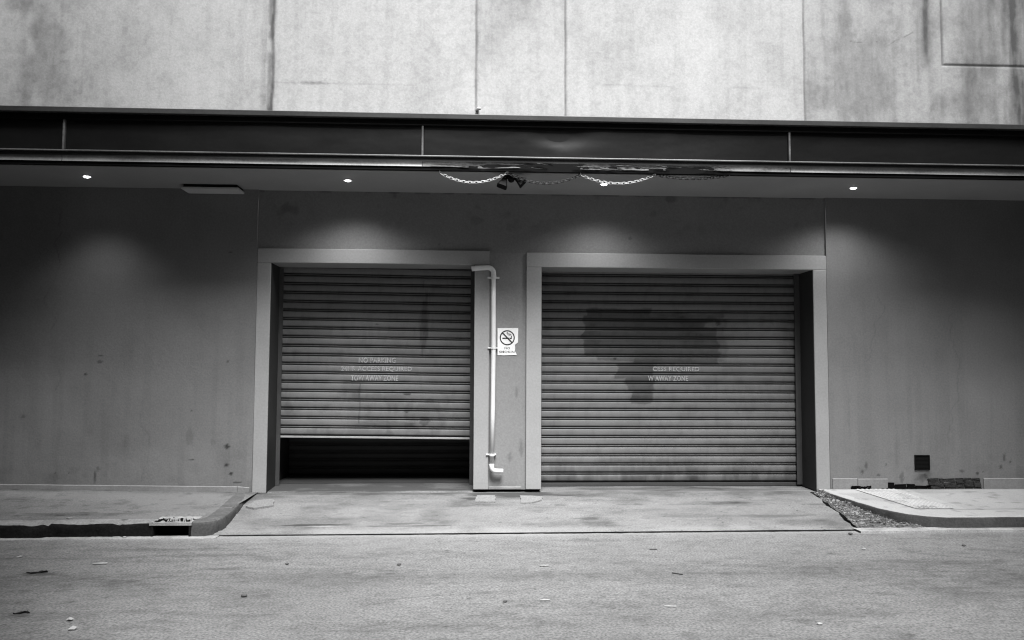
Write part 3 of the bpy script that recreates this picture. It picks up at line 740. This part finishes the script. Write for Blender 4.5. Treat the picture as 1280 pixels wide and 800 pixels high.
# ------------------------------------------------------------------ fittings
# drainpipe
dp = empty('drainpipe', (.206, -.06, .27), 'pale thin drainpipe bent over the door surround beside the sign', 'pipe')
def arc(c, r, a0, a1, n=7): return [(c[0]+r*math.cos(a0+(a1-a0)*i/n), -.045, c[1]+r*math.sin(a0+(a1-a0)*i/n)) for i in range(n+1)]
pr = .027
obj('pipe', tube(bmesh.new(), [(.213, -.045, 2.60), (.215, -.045, 2.2), (.217, -.045, 1.75), (.212, -.045, 1.0), (.204, -.045, .335)], pr, 14), M['pipe'], dp, True)
obj('elbow', tube(bmesh.new(), [(-.055, -.045, 2.690), (.0, -.045, 2.698), (.12, -.045, 2.708)] + arc((.145, 2.640), .068, R(90), R(0)) + [(.213, -.045, 2.595)], .030, 14), M['pipe'], dp, True)
obj('elbow', tube(bmesh.new(), [(.204, -.045, .35)] + [(p[0], p[1], p[2]) for p in arc((.250, .310), .046, R(180), R(270))] + [(.34, -.045, .262)], .028, 14), M['pipe'], dp, True)
bm = bmesh.new(); tube(bm, [(.213, -.045, 2.575), (.213, -.045, 2.612)], .034, 14); box(bm, .14, .285, -.020, .030, 2.580, 2.600, .003)
obj('clamp', bm, M['pipe'], dp)
for z, x in ((1.735, .216), (.455, .206)):
    bm = bmesh.new(); tube(bm, [(x, -.045, z-.012), (x, -.045, z+.012)], .033, 14); box(bm, x-.070, x+.050, -.018, .030, z-.008, z+.008, .003)
    obj('clamp', bm, M['pipe'], dp)

# no smoking sign (corner torn off)
sg = empty('no_smoking_sign', (.392, .03, 1.815), 'white torn-edged NO SMOKING sign on the wall between the doors', 'sign')
y0 = CY-.007
outl = [(.268,1.650),(.340,1.648),(.420,1.651),(.502,1.652),(.497,1.668),(.486,1.684),(.478,1.700),(.482,1.740),(.479,1.775),(.492,1.788),(.506,1.798),(.516,1.806),(.517,1.90),(.518,1.980),(.400,1.979),(.266,1.978)]
bm = bmesh.new()
fr = [bm.verts.new((x, y0, z)) for x, z in outl]; bk = [bm.verts.new((x, CY-.001, z)) for x, z in outl]
bm.faces.new(fr); bm.faces.new(bk[::-1])
for i in range(len(fr)): bm.faces.new((fr[i], bk[i], bk[(i+1) % len(fr)], fr[(i+1) % len(fr)]))
bmesh.ops.recalc_face_normals(bm, faces=bm.faces)
obj('sign_plate', bm, M['sign'], sg)
yi = y0-.0015
def flat(bm, pts, y=yi):
    f = bm.faces.new([bm.verts.new((x, y, z)) for x, z in pts]); return f
bm = bmesh.new(); c = (.385, 1.862); ro, ri = .092, .078
for k in range(48):
    a, b_ = 2*math.pi*k/48, 2*math.pi*(k+1)/48
    flat(bm, [(c[0]+ro*math.cos(a), c[1]+ro*math.sin(a)), (c[0]+ro*math.cos(b_), c[1]+ro*math.sin(b_)), (c[0]+ri*math.cos(b_), c[1]+ri*math.sin(b_)), (c[0]+ri*math.cos(a), c[1]+ri*math.sin(a))])
d = Vector((1, -1)).normalized(); n = Vector((d.y, -d.x))*.0075
flat(bm, [(c[0]+d.x*-.082-n.x, c[1]-d.y*.082-n.y), (c[0]+d.x*.082-n.x, c[1]+d.y*.082-n.y), (c[0]+d.x*.082+n.x, c[1]+d.y*.082+n.y), (c[0]-d.x*.082+n.x, c[1]-d.y*.082+n.y)], yi-.0012)
flat(bm, [(.325, 1.848), (.408, 1.848), (.408, 1.862), (.325, 1.862)], yi-.0006)
flat(bm, [(.412, 1.848), (.440, 1.848), (.440, 1.862), (.412, 1.862)], yi-.0006)
flat(bm, [(.433, 1.864), (.442, 1.864), (.442, 1.890), (.433, 1.884)], yi-.0006)
def ribbon(bm, pts, w, y):
    for (xa, za), (xb, zb) in zip(pts, pts[1:]):
        dd = Vector((xb-xa, zb-za)).normalized(); nn = Vector((-dd.y, dd.x))*w
        flat(bm, [(xa-nn.x, za-nn.y), (xb-nn.x, zb-nn.y), (xb+nn.x, zb+nn.y), (xa+nn.x, za+nn.y)], y)
ribbon(bm, [(.428,1.890),(.430,1.900),(.424,1.906),(.412,1.906),(.402,1.912),(.390,1.910),(.380,1.918),(.382,1.928),(.394,1.930)], .003, yi-.0009)
ribbon(bm, [(.416,1.890),(.410,1.896),(.396,1.896),(.388,1.904)], .0025, yi-.0009)
obj('pictogram', bm, M['ink'], sg)
bm = bmesh.new()
obj('lettering', text_mesh(bmesh.new(), 'NO', .352, .418, 1.735, yi, .026), M['inkw'], sg)
obj('lettering', text_mesh(bmesh.new(), 'SMOKIN', .288, .474, 1.690, yi, .028), M['inkw'], sg)

# square black vent
vt = empty('wall_vent', (5.5, 0, .356), 'small square black vent low on the right wall', 'vent')
obj('vent_recess', B(5.415, 5.585, -.012, .0, .275, .44), M['black'], vt)
bm = bmesh.new()
for (a, b_, c_, d_) in ((5.405,5.418,.265,.447),(5.582,5.595,.265,.447),(5.4185,5.5815,.265,.278),(5.4185,5.5815,.434,.447)): box(bm, a, b_, -.018, .0, c_, d_)
obj('vent_frame', bm, M['vent'], vt)
bm = bmesh.new()
for k in range(9):
    z = .285+k*.0165; q = [bm.verts.new(p) for p in ((5.419,-.014,z),(5.581,-.014,z),(5.581,-.0125,z+.010),(5.419,-.0125,z+.010))]; bm.faces.new(q)
obj('louvre', bm, M['vent'], vt)

# access hatch hanging under the soffit by the left wall
hx0, hx1 = -3.46, -2.80
ah = empty('access_hatch', ((hx0+hx1)/2, -.14, SOF), 'grey access panel dropped below the soffit above the left wall', 'access panel')
obj('hatch_panel', B(hx0, hx1, -.27, -.012, SOF-.062, SOF-.036, .004), M['hatch'], ah)
obj('hatch_shadow_gap', B(hx0+.02, hx1-.02, -.255, -.014, SOF-.0355, SOF-.0005), M['shadow_strip'], ah)  # near-black block, colours in the shadow gap above the panel

# downlights
DLX = [-4.40, -1.476, 1.478, 4.440]
names = ['lit soffit downlight above the left wall, left of the access panel', 'lit soffit downlight above the narrower roller door',
         'lit soffit downlight behind the hanging chain', 'lit soffit downlight above the right edge of the wider door surround']
dy = -.565
base = None
for i, x in enumerate(DLX):
    if base is None:
        e = empty('downlight', (x, dy, SOF), names[i], 'light', 'downlights along the soffit')
        r1 = obj('trim_ring', disc_ring(bmesh.new(), (x, dy), .036, .052, SOF-.006, SOF-.0005), M['ring'], e)
        bm = bmesh.new(); bmesh.ops.create_uvsphere(bm, u_segments=20, v_segments=10, radius=.035)
        for v in bm.verts: v.co = Vector((v.co.x+x, v.co.y+dy, v.co.z*.38+SOF-.004))
        r2 = obj('lens', bm, M['lamp'], e, True)
        ld = bpy.data.lights.new('downlight_beam', 'SPOT'); ld.energy = 62; ld.spot_size = R(116); ld.spot_blend = 1.0; ld.shadow_soft_size = .16
        lo = link(bpy.data.objects.new('beam', ld)); lo.parent = e; lo.location = (0, 0, -.025); lo.rotation_euler = (R(-4), 0, 0)
        base = e
    else:
        e = base.copy(); link(e); e.location = (x, dy, SOF); e['label'] = names[i]
        for ch in base.children:
            c_ = ch.copy(); link(c_); c_.parent = e
            if c_.type == 'LIGHT':
                c_.data = ch.data.copy()
    # lamps age differently
for e, k in zip([o for o in bpy.data.objects if o.name.startswith('downlight')], (.6, 1.3, 1.1, 1.2)):
    for ch in e.children:
        if ch.type == 'LIGHT':
            ch.data.energy *= k; ch.data.spot_size = R(112 if k < 1 else 142)

# twin floodlight on the soffit's edge
FX, FYY = .335, -.98
fl = empty('floodlight', (FX, FYY, SOF), 'black twin-head floodlight with a sensor under the soffit edge', 'floodlight')
bm = B(FX-.035, FX+.055, FYY-.035, FYY+.035, SOF-.03, SOF-.0005, .006); tube(bm, [(FX, FYY, SOF-.02), (FX, FYY, SOF-.055)], .013, 8)
obj('bracket', bm, M['cable'], fl)
bm = bmesh.new(); bmesh.ops.create_uvsphere(bm, u_segments=14, v_segments=10, radius=.038)
for v in bm.verts: v.co += Vector((FX+.045, FYY-.01, SOF-.062))
obj('sensor', bm, M['cable'], fl, True)
def head(cx, cz, rot, tiltf, sc=1):
    bm = bmesh.new()
    prof = [(-.055, .018), (-.048, .026), (-.01, .032), (.045, .052), (.056, .055), (.058, .048)]
    rings = []
    for h, w in prof:
        rings.append([bm.verts.new((w*sx*sc, w*.8*sy*sc, -h*sc)) for sx, sy in ((-1,-.7),(-.7,-1),(.7,-1),(1,-.7),(1,.7),(.7,1),(-.7,1),(-1,.7))])
    for a, b_ in zip(rings, rings[1:]):
        for k in range(8): bm.faces.new((a[k], a[(k+1) % 8], b_[(k+1) % 8], b_[k]))
    bm.faces.new(rings[0][::-1]); bm.faces.new(rings[-1])
    mt = Matrix.Translation((cx, FYY-.02, cz)) @ Euler((R(tiltf), R(rot), 0)).to_matrix().to_4x4()
    for v in bm.verts: v.co = mt @ v.co
    return bm
obj('lamp_head', head(FX-.040, SOF-.100, 20, -18, 1.05), M['cable'], fl)
obj('lamp_head', head(FX+.135, SOF-.075, -48, -12, 1.05), M['cable'], fl)
obj('arm', tube(bmesh.new(), [(FX+.01, FYY, SOF-.02), (FX-.012, FYY, SOF-.045), (FX-.028, FYY-.015, SOF-.06)], .010, 8), M['cable'], fl, True)
obj('arm', tube(bmesh.new(), [(FX+.045, FYY, SOF-.02), (FX+.08, FYY, SOF-.04), (FX+.105, FYY-.01, SOF-.055)], .010, 8), M['cable'], fl, True)

# chain in four swags under the lip
hooks = [(-.405, 3.630), (.331, 3.640), (1.138, 3.632), (1.970, 3.644), (2.80, 3.652)]
sags = [.108, .105, .098, .040]
CYY = -1.055
ch = empty('chain', (1.2, CYY, 3.64), 'plastic link chain hung in swags below the torn metal lip', 'chain')
def link_mesh(bm, p, d, up, L=.046, W=.026, r=.0042, nseg=14):
    side = d.cross(up).normalized(); pts = []
    for k in range(nseg):
        a = 2*math.pi*k/nseg; cx = math.cos(a)*W/2; 
        sx = (L-W)/2*(1 if math.cos(a) > 0 else -1)
        pts.append(p + d*(cx+sx) + side*(math.sin(a)*W/2))
    rings = []; up2 = up
    for i in range(nseg):
        t = (pts[(i+1) % nseg]-pts[i-1]).normalized(); u = up2; v = t.cross(u).normalized()
        rings.append([bm.verts.new(pts[i]+(u*math.cos(b_)+v*math.sin(b_))*r) for b_ in (0, 1.047, 2.094, 3.1416, 4.189, 5.236)])
    for i in range(nseg):
        a, b_ = rings[i], rings[(i+1) % nseg]
        for k in range(6): bm.faces.new((a[k], a[(k+1) % 6], b_[(k+1) % 6], b_[k]))
for i, sag in enumerate(sags):
    (xa, za), (xb, zb) = hooks[i], hooks[i+1]
    bm = bmesh.new(); N_ = 400
    P = [Vector((xa+(xb-xa)*t/N_, CYY, za+(zb-za)*t/N_-4*sag*(t/N_)*(1-t/N_)-.012)) for t in range(N_+1)]
    acc = 0; k = 0; last = P[0]; step = .034
    for j in range(1, N_):
        acc += (P[j]-P[j-1]).length
        if acc >= step:
            acc = 0; d = (P[j+1]-P[j-1]).normalized()
            n1 = Vector((0, -1, 0)); n2 = d.cross(n1).normalized()
            ang = R(35) if k % 2 else R(-50)
            link_mesh(bm, P[j], d, (n1*math.cos(ang)+n2*math.sin(ang)).normalized()); k += 1
    o = obj('chain_swag', bm, M['chainw'] if i in (0, 2) else M['chaind'], ch, True)
    o['label'] = ['pale swag of chain left of the floodlight', 'dark swag of chain right of the floodlight', 'pale swag of chain in front of a downlight', 'dark shallow swag at the right end'][i]
for x, z in hooks:
    bm = bmesh.new(); tube(bm, [(x, CYY+.01, z+.03), (x, CYY-.004, z+.012), (x+.003, CYY-.012, z-.004), (x, CYY-.004, z-.014), (x-.003, CYY+.006, z-.006)], .0045, 6)
    obj('hook', bm, M['chainw'], ch, True)

# drain inlet in the left kerb
di = empty('drain_inlet', (-2.9, -1.72, -.07), 'kerb drain inlet with a dark slot and crumbling concrete lintel', 'drain')
ka, kb = -3.10, -2.72
kk = ky(-2.9)
bm = bmesh.new(); 
obj('side_stone', B(ka, ka+.022, kk-.004, kk+.30, -.22, -.022, .006), M['kerbd'], di); obj('side_stone', B(kb-.02, kb, kk-.004, kk+.30, -.22, -.022, .006), M['kerbd'], di)
obj('inlet_void', B(ka+.036, kb-.031, kk+.10, kk+.29, -.24, -.03), M['black'], di)
obj('inlet_sill', B(ka+.036, kb-.031, kk-.03, kk+.099, -.24, ROADZ+.004), M['kerbd'], di)
def lintel():
    bm = bmesh.new(); r_ = random.Random(2); nx, ny = 46, 22; g = []
    for i in range(nx+1):
        row = []
        for j in range(ny+1):
            u, v = i/nx, j/ny; x = ka-.01+(kb-ka+.02)*u; y = kk-.010+.31*v
            h = float(fbm(np.array(x*26.), np.array(y*26.), 5, 3)); hole = math.exp(-(((u-.5)/.42)**4+((v-.5)/.30)**4))
            z = max(-.024, .002 + .010*(h-.5) - .055*hole*max(0, (h-.42)*4.5)) + (.014*hole*(h < .42))
            row.append(bm.verts.new((x, y, z)))
        g.append(row)
    for i in range(nx):
        for j in range(ny): bm.faces.new((g[i][j], g[i+1][j], g[i+1][j+1], g[i][j+1]))
    fr = [g[i][0] for i in range(nx+1)]; lo = [bm.verts.new((v.co.x, v.co.y+.002, -.028)) for v in fr]
    lo2 = [bm.verts.new((v.co.x, v.co.y+.25, -.030)) for v in fr]
    for i in range(nx):
        bm.faces.new((lo[i], lo[i+1], fr[i+1], fr[i])); bm.faces.new((lo2[i], lo2[i+1], lo[i+1], lo[i]))
    bmesh.ops.recalc_face_normals(bm, faces=bm.faces)
    return bm
lin = obj('lintel', lintel(), [M['gutter'], M['black']], di)
for p in lin.data.polygons:
    if p.center.z < -.006 and p.center.y > kk+.03: p.material_index = 1
# tactile paving across the right footpath
tp = empty('tactile_paving', (4.95, -.6, .03), 'pale tactile paving strip of raised studs crossing the right footpath', 'tactile paving')
TA = [(4.62, -.06), (5.12, -.06), (5.16, -1.22), (4.74, -1.22)]
def tz(y): return .036 + .042*y/1.57
def tpt(u, v):
    xa = TA[0][0]+(TA[3][0]-TA[0][0])*v; xb = TA[1][0]+(TA[2][0]-TA[1][0])*v; y = TA[0][1]+(TA[3][1]-TA[0][1])*v
    return xa+(xb-xa)*u, y
def tile_pos(U, V):
    X, Y = tpt(U, V)
    r = np.sqrt((((U*9) % 1-.5)*.055)**2 + (((V*21) % 1-.5)*.055)**2)
    return X, Y, tz(Y)+.006+.008*sst(.019, .012, r)
def tile_st(U, V):
    X, Y = tpt(U, V); s = .25*sst(.5, .7, fbm(X*5, Y*5, 700)) + .5*blob(X, Y, 4.86, -1.13, .14, .08, 701, 1.0, .4)*sst(.45, .55, fbm(X*16, Y*10, 702, 3))
    for k in (1, 2, 3): s += .3*np.exp(-((V-k/3.9)/.006)**2)
    return s
sheet('paver', np.linspace(0, 1, 127), np.linspace(0, 1, 295), tile_pos, M['tact'], tile_st, tp)
# two little concrete patches at the foot of the pier
def patch_bm(pts, z0, z1):
    bm = bmesh.new(); r_ = random.Random(4); dense = []
    for (a, b_) in zip(pts, pts[1:]+pts[:1]):
        for k in range(6):
            t = k/6; dense.append((a[0]+(b_[0]-a[0])*t+r_.uniform(-.006, .006), a[1]+(b_[1]-a[1])*t+r_.uniform(-.006, .006)))
    top = [bm.verts.new((x, y, z1(y))) for x, y in dense]; bot = [bm.verts.new((x, y, z0)) for x, y in dense]
    bm.faces.new(top)
    for i in range(len(top)): bm.faces.new((bot[i], bot[(i+1) % len(top)], top[(i+1) % len(top)], top[i]))
    bmesh.ops.recalc_face_normals(bm, faces=bm.faces)
    return bm
zf = lambda y: .016-.125*(-y/1.7)
for pts, lab in (([(.03, -.19), (.245, -.19), (.235, -.50), (.0, -.50)], 'flat concrete mortar patch on the driveway below the drainpipe'),
                 ([(.535, -.20), (.80, -.24), (.77, -.42), (.66, -.54), (.53, -.56)], 'flat concrete mortar patch on the driveway at the foot of the wider door surround')):
    tag(obj('concrete_patch', patch_bm(pts, -.12, zf), M['drive']), lab, 'concrete patch', 'concrete patches at the foot of the pier')
tag(obj('concrete_patch', patch_bm([(-2.47, -.42), (-2.28, -.36), (-2.22, -.66), (-2.40, -.78), (-2.50, -.70)], -.12, lambda y: zf(y)+.006), M['drive']), 'rounded concrete mortar patch beside the sloping left kerb', 'concrete patch')

# ------------------------------------------------------------------ litter on the road, each piece a thing
def scrap(w, d, seed, h=.006):
    r_ = random.Random(seed); bm = bmesh.new(); n = 9
    top = []; bot = []
    for k in range(n):
        a = 2*math.pi*k/n; q = r_.uniform(.7, 1.15)
        z = r_.uniform(0, h)
        top.append(bm.verts.new((w/2*q*math.cos(a), d/2*q*math.sin(a), z+.0035))); bot.append(bm.verts.new((w/2*q*math.cos(a), d/2*q*math.sin(a), z)))
    ct = bm.verts.new((0, 0, h*1.6+.004)); cb = bm.verts.new((0, 0, h*.6))
    for k in range(n):
        j = (k+1) % n
        bm.faces.new((top[k], top[j], ct)); bm.faces.new((bot[j], bot[k], cb)); bm.faces.new((bot[k], bot[j], top[j], top[k]))
    return bm
def leaf(l, w, seed):
    r_ = random.Random(seed); bm = bmesh.new(); rows = []; n = 12
    for i in range(n+1):
        t = i/n; hw = w/2*math.sin(math.pi*min(1, t*.96+.02))**.8*(1+.35*r_.uniform(-1, 1)); x = (t-.5)*l; c = .012*math.sin(t*5+seed)
        rows.append([bm.verts.new((x, c-hw, .004+.010*abs(math.sin(t*4+seed)))), bm.verts.new((x, c, .002)), bm.verts.new((x, c+hw, .004+.012*t*r_.random()))])
    for a, b_ in zip(rows, rows[1:]):
        for k in range(2): bm.faces.new((a[k], b_[k], b_[k+1], a[k+1]))
    g = bmesh.ops.solidify(bm, geom=bm.faces[:], thickness=.0012)
    return bm
def butt(l=.07, r=.006):
    return tube(bmesh.new(), [(-l/2, 0, r), (0, 0, r*1.05), (l/2, 0, r)], r, 8)
def pebble(s, seed):
    r_ = random.Random(seed); bm = bmesh.new(); bmesh.ops.create_icosphere(bm, subdivisions=2, radius=s)
    for v in bm.verts: v.co = Vector((v.co.x*1.3, v.co.y, v.co.z*.6))*r_.uniform(.88, 1.12) + Vector((0, 0, s*.5))
    return bm
Zr = ROADZ+.002
items = [
 ('paper_scrap', scrap(.06,.025,1,.008), 'paper', (-3.875,-2.572), 20, 'white paper scrap on the road nearest the left edge', 'litter'),
 ('cigarette_butt', butt(.11,.008), 'paper', (-3.082,-2.844), 12, 'long white cigarette end on the road below the drain inlet', 'cigarette butt'),
 ('paper_scrap', scrap(.045,.04,2,.012), 'paper', (-2.597,-4.321), 0, 'small crumpled white scrap, upper of the close pair at the lower left', 'litter'),
 ('paper_scrap', scrap(.055,.04,3,.012), 'paper', (-2.491,-4.498), 40, 'crumpled white scrap, lower of the close pair at the lower left', 'litter'),
 ('dead_leaf', leaf(.15,.045,4), 'leaf', (-3.45,-3.10), 8, 'long dark leaf on the road left of the long cigarette end', 'leaf'),
 ('dead_leaf', leaf(.10,.04,5), 'leaf', (-2.985,-4.16), 10, 'dark curled leaf at the bottom left corner of the road', 'leaf'),
 ('pebble', pebble(.018,1), 'peb', (-1.636,-3.81), 0, 'single dark stone on the road below the left jamb of the narrower roller door', 'stone'),
 ('pebble', pebble(.013,2), 'peb', (-1.55,-2.88), 0, 'small dark stone on the road straight below the half open door', 'stone'),
 ('pebble', pebble(.015,3), 'peb', (-.62,-2.93), 30, 'small dark flat stone on the road below the right side of the narrower door', 'stone'),
 ('pebble', pebble(.013,4), 'peb', (.22,-4.0), 30, 'small dark stone on the road below the no smoking sign', 'stone'),
 ('twig', butt(.09,.004), 'leaf', (1.62,-3.28), -35, 'thin dark twig on the road below the painted out patch', 'twig'),
 ('cigarette_butt', butt(.075,.006), 'paper', (.58,-3.0), 4, 'white cigarette end on the road below the pier, right of centre', 'cigarette butt'),
 ('cigarette_butt', butt(.07,.006), 'paper', (.50,-3.98), 4, 'white cigarette end on the road below the sign, nearer the camera', 'cigarette butt'),
 ('twig', butt(.08,.005), 'paper', (1.35,-4.15), -6, 'pale straw on the road below the wider roller door, closest to the camera', 'straw'),
 ('paper_scrap', scrap(.04,.03,6), 'paper', (2.22,-4.55), 0, 'tiny white scrap at the bottom of the road right of centre', 'litter'),
 ('pebble', pebble(.017,5), 'peb', (3.72,-1.83), 0, 'dark pebble by the right end of the driveway joint', 'stone'),
 ('pebble', pebble(.016,6), 'paper', (-3.32,-1.83), 0, 'white pebble in the gutter left of the drain inlet', 'stone'),
 ('cigarette_butt', butt(.06,.006), 'paper', (-3.95,-1.60), 3, 'white cigarette end lying on the left kerb top', 'cigarette butt'),
 ('pebble', pebble(.015,7), 'peb', (4.55,-2.35), 0, 'dark stone on the road in front of the right footpath kerb', 'stone'),
 ('paper_scrap', scrap(.05,.03,8), 'paper', (3.55,-2.45), 15, 'flat white scrap on the road in front of the gravel wedge', 'litter'),
 ('twig', butt(.07,.004), 'leaf', (1.62,-2.42), 0, 'short dark twig on the road near the joint below the wider roller door', 'twig'),
]
for n_, bm, m_, (x, y), rz, lab, cat in items:
    o = obj(n_, bm, M[m_], smooth=n_ in ('pebble', 'cigarette_butt'))
    o.location = (x, y, .006 if 'kerb top' in lab else Zr+(.004 if y > -1.9 else 0)); o.rotation_euler = (0, 0, R(rz)); tag(o, lab, cat, 'litter scattered on the road')

# ------------------------------------------------------------------ unseen buildings added around the camera to block sky and darken the wall's sides
def sky_blocker(x0, x1, h, label, y=-13.2):
    ob = empty('building', ((x0+x1)/2, y, 0), label, 'building')
    obj('wall', B(x0, x1, y-14, y, -.3, h), M['opp'], ob)
    n = int((x1-x0)/3.6)
    for i in range(n):
        for k in range(int((h-1)/3.4)):
            x = x0+1.0+(x1-x0-1)*i/n
            f = obj('window', B(x, x+1.6, y-.05, y+.03, 1.5+3.4*k, 3.3+3.4*k), M['frame'], ob)
            obj('pane', B(x+.08, x+1.52, y+.031, y+.034, 1.58+3.4*k, 3.22+3.4*k), M['glass'], f)
sky_blocker(-24, -2.1, 15, 'unseen tall grey building added at the left to shade the wall', -7.0)
sky_blocker(6.2, 28, 14.5, 'unseen tall grey building added at the right to shade the wall', -7.0)
sky_blocker(-12, 16, 13, 'unseen grey building added behind the camera to block low sky', -26)
for xa, xb, lab in ((-24, -15, 'unseen grey building added to block sky at the left end of the lane'), (16, 25, 'unseen grey building added to block sky at the right end of the lane')):
    ob = empty('building', ((xa+xb)/2, -3.2, 0), lab, 'building')
    obj('wall', B(xa, xb, -6.9, 5, -.3, 16), M['opp'], ob)

# ------------------------------------------------------------------ light: overcast sky plus a very soft sun
SUN_EL, SUN_AZ = R(58), R(10)     # azimuth measured from straight in front of the wall towards the right
w = bpy.data.worlds.new('World'); scene.world = w; w.use_nodes = True
nt = w.node_tree; bg = nt.nodes['Background']
sky = nt.nodes.new('ShaderNodeTexSky'); sky.sky_type = 'NISHITA'; sky.sun_disc = False
sky.sun_elevation = SUN_EL; sky.sun_rotation = math.pi - SUN_AZ; sky.dust_density = 4.0; sky.air_density = 1.5
bw = nt.nodes.new('ShaderNodeRGBToBW'); nt.links.new(sky.outputs[0], bw.inputs[0])
nt.links.new(bw.outputs[0], bg.inputs['Color']); bg.inputs['Strength'].default_value = .05
sl = bpy.data.lights.new('sun', 'SUN'); sl.energy = 5.0; sl.angle = R(27); sl.color = (1, 1, 1)
so = link(bpy.data.objects.new('sun', sl))
dirv = Vector((math.sin(SUN_AZ)*math.cos(SUN_EL), -math.cos(SUN_AZ)*math.cos(SUN_EL), math.sin(SUN_EL)))
so.rotation_euler = dirv.to_track_quat('Z', 'Y').to_euler(); so.location = (6, -8, 14)

# ------------------------------------------------------------------ camera
cam = bpy.data.cameras.new('camera'); co = link(bpy.data.objects.new('camera', cam)); scene.camera = co
cam.sensor_width = 36; cam.lens = 28.125; cam.clip_end = 600; cam.clip_start = .05
yw, pt, rl = R(2.6), R(3.4), .0045
fw = Vector((math.sin(yw)*math.cos(pt), math.cos(yw)*math.cos(pt), math.sin(pt)))
rt = Vector((math.cos(yw), -math.sin(yw), 0)); up = rt.cross(fw)
Rr = rt*math.cos(rl)+up*math.sin(rl); Uu = -rt*math.sin(rl)+up*math.cos(rl)
mw = Matrix((Rr, Uu, -fw)).transposed().to_4x4(); mw.translation = Vector((0, -9.7, 1.5))
co.matrix_world = mw

vs_ = scene.view_settings
scene.display_settings.display_device = 'sRGB'
vs_.view_transform = 'Standard'; vs_.look = 'None'; vs_.gamma = 1; vs_.use_curve_mapping = False
vs_.exposure = 0.9
scene.render.engine = 'CYCLES'
scene.cycles.filter_width = 1.15
scene.cycles.max_bounces = 8; scene.cycles.diffuse_bounces = 4
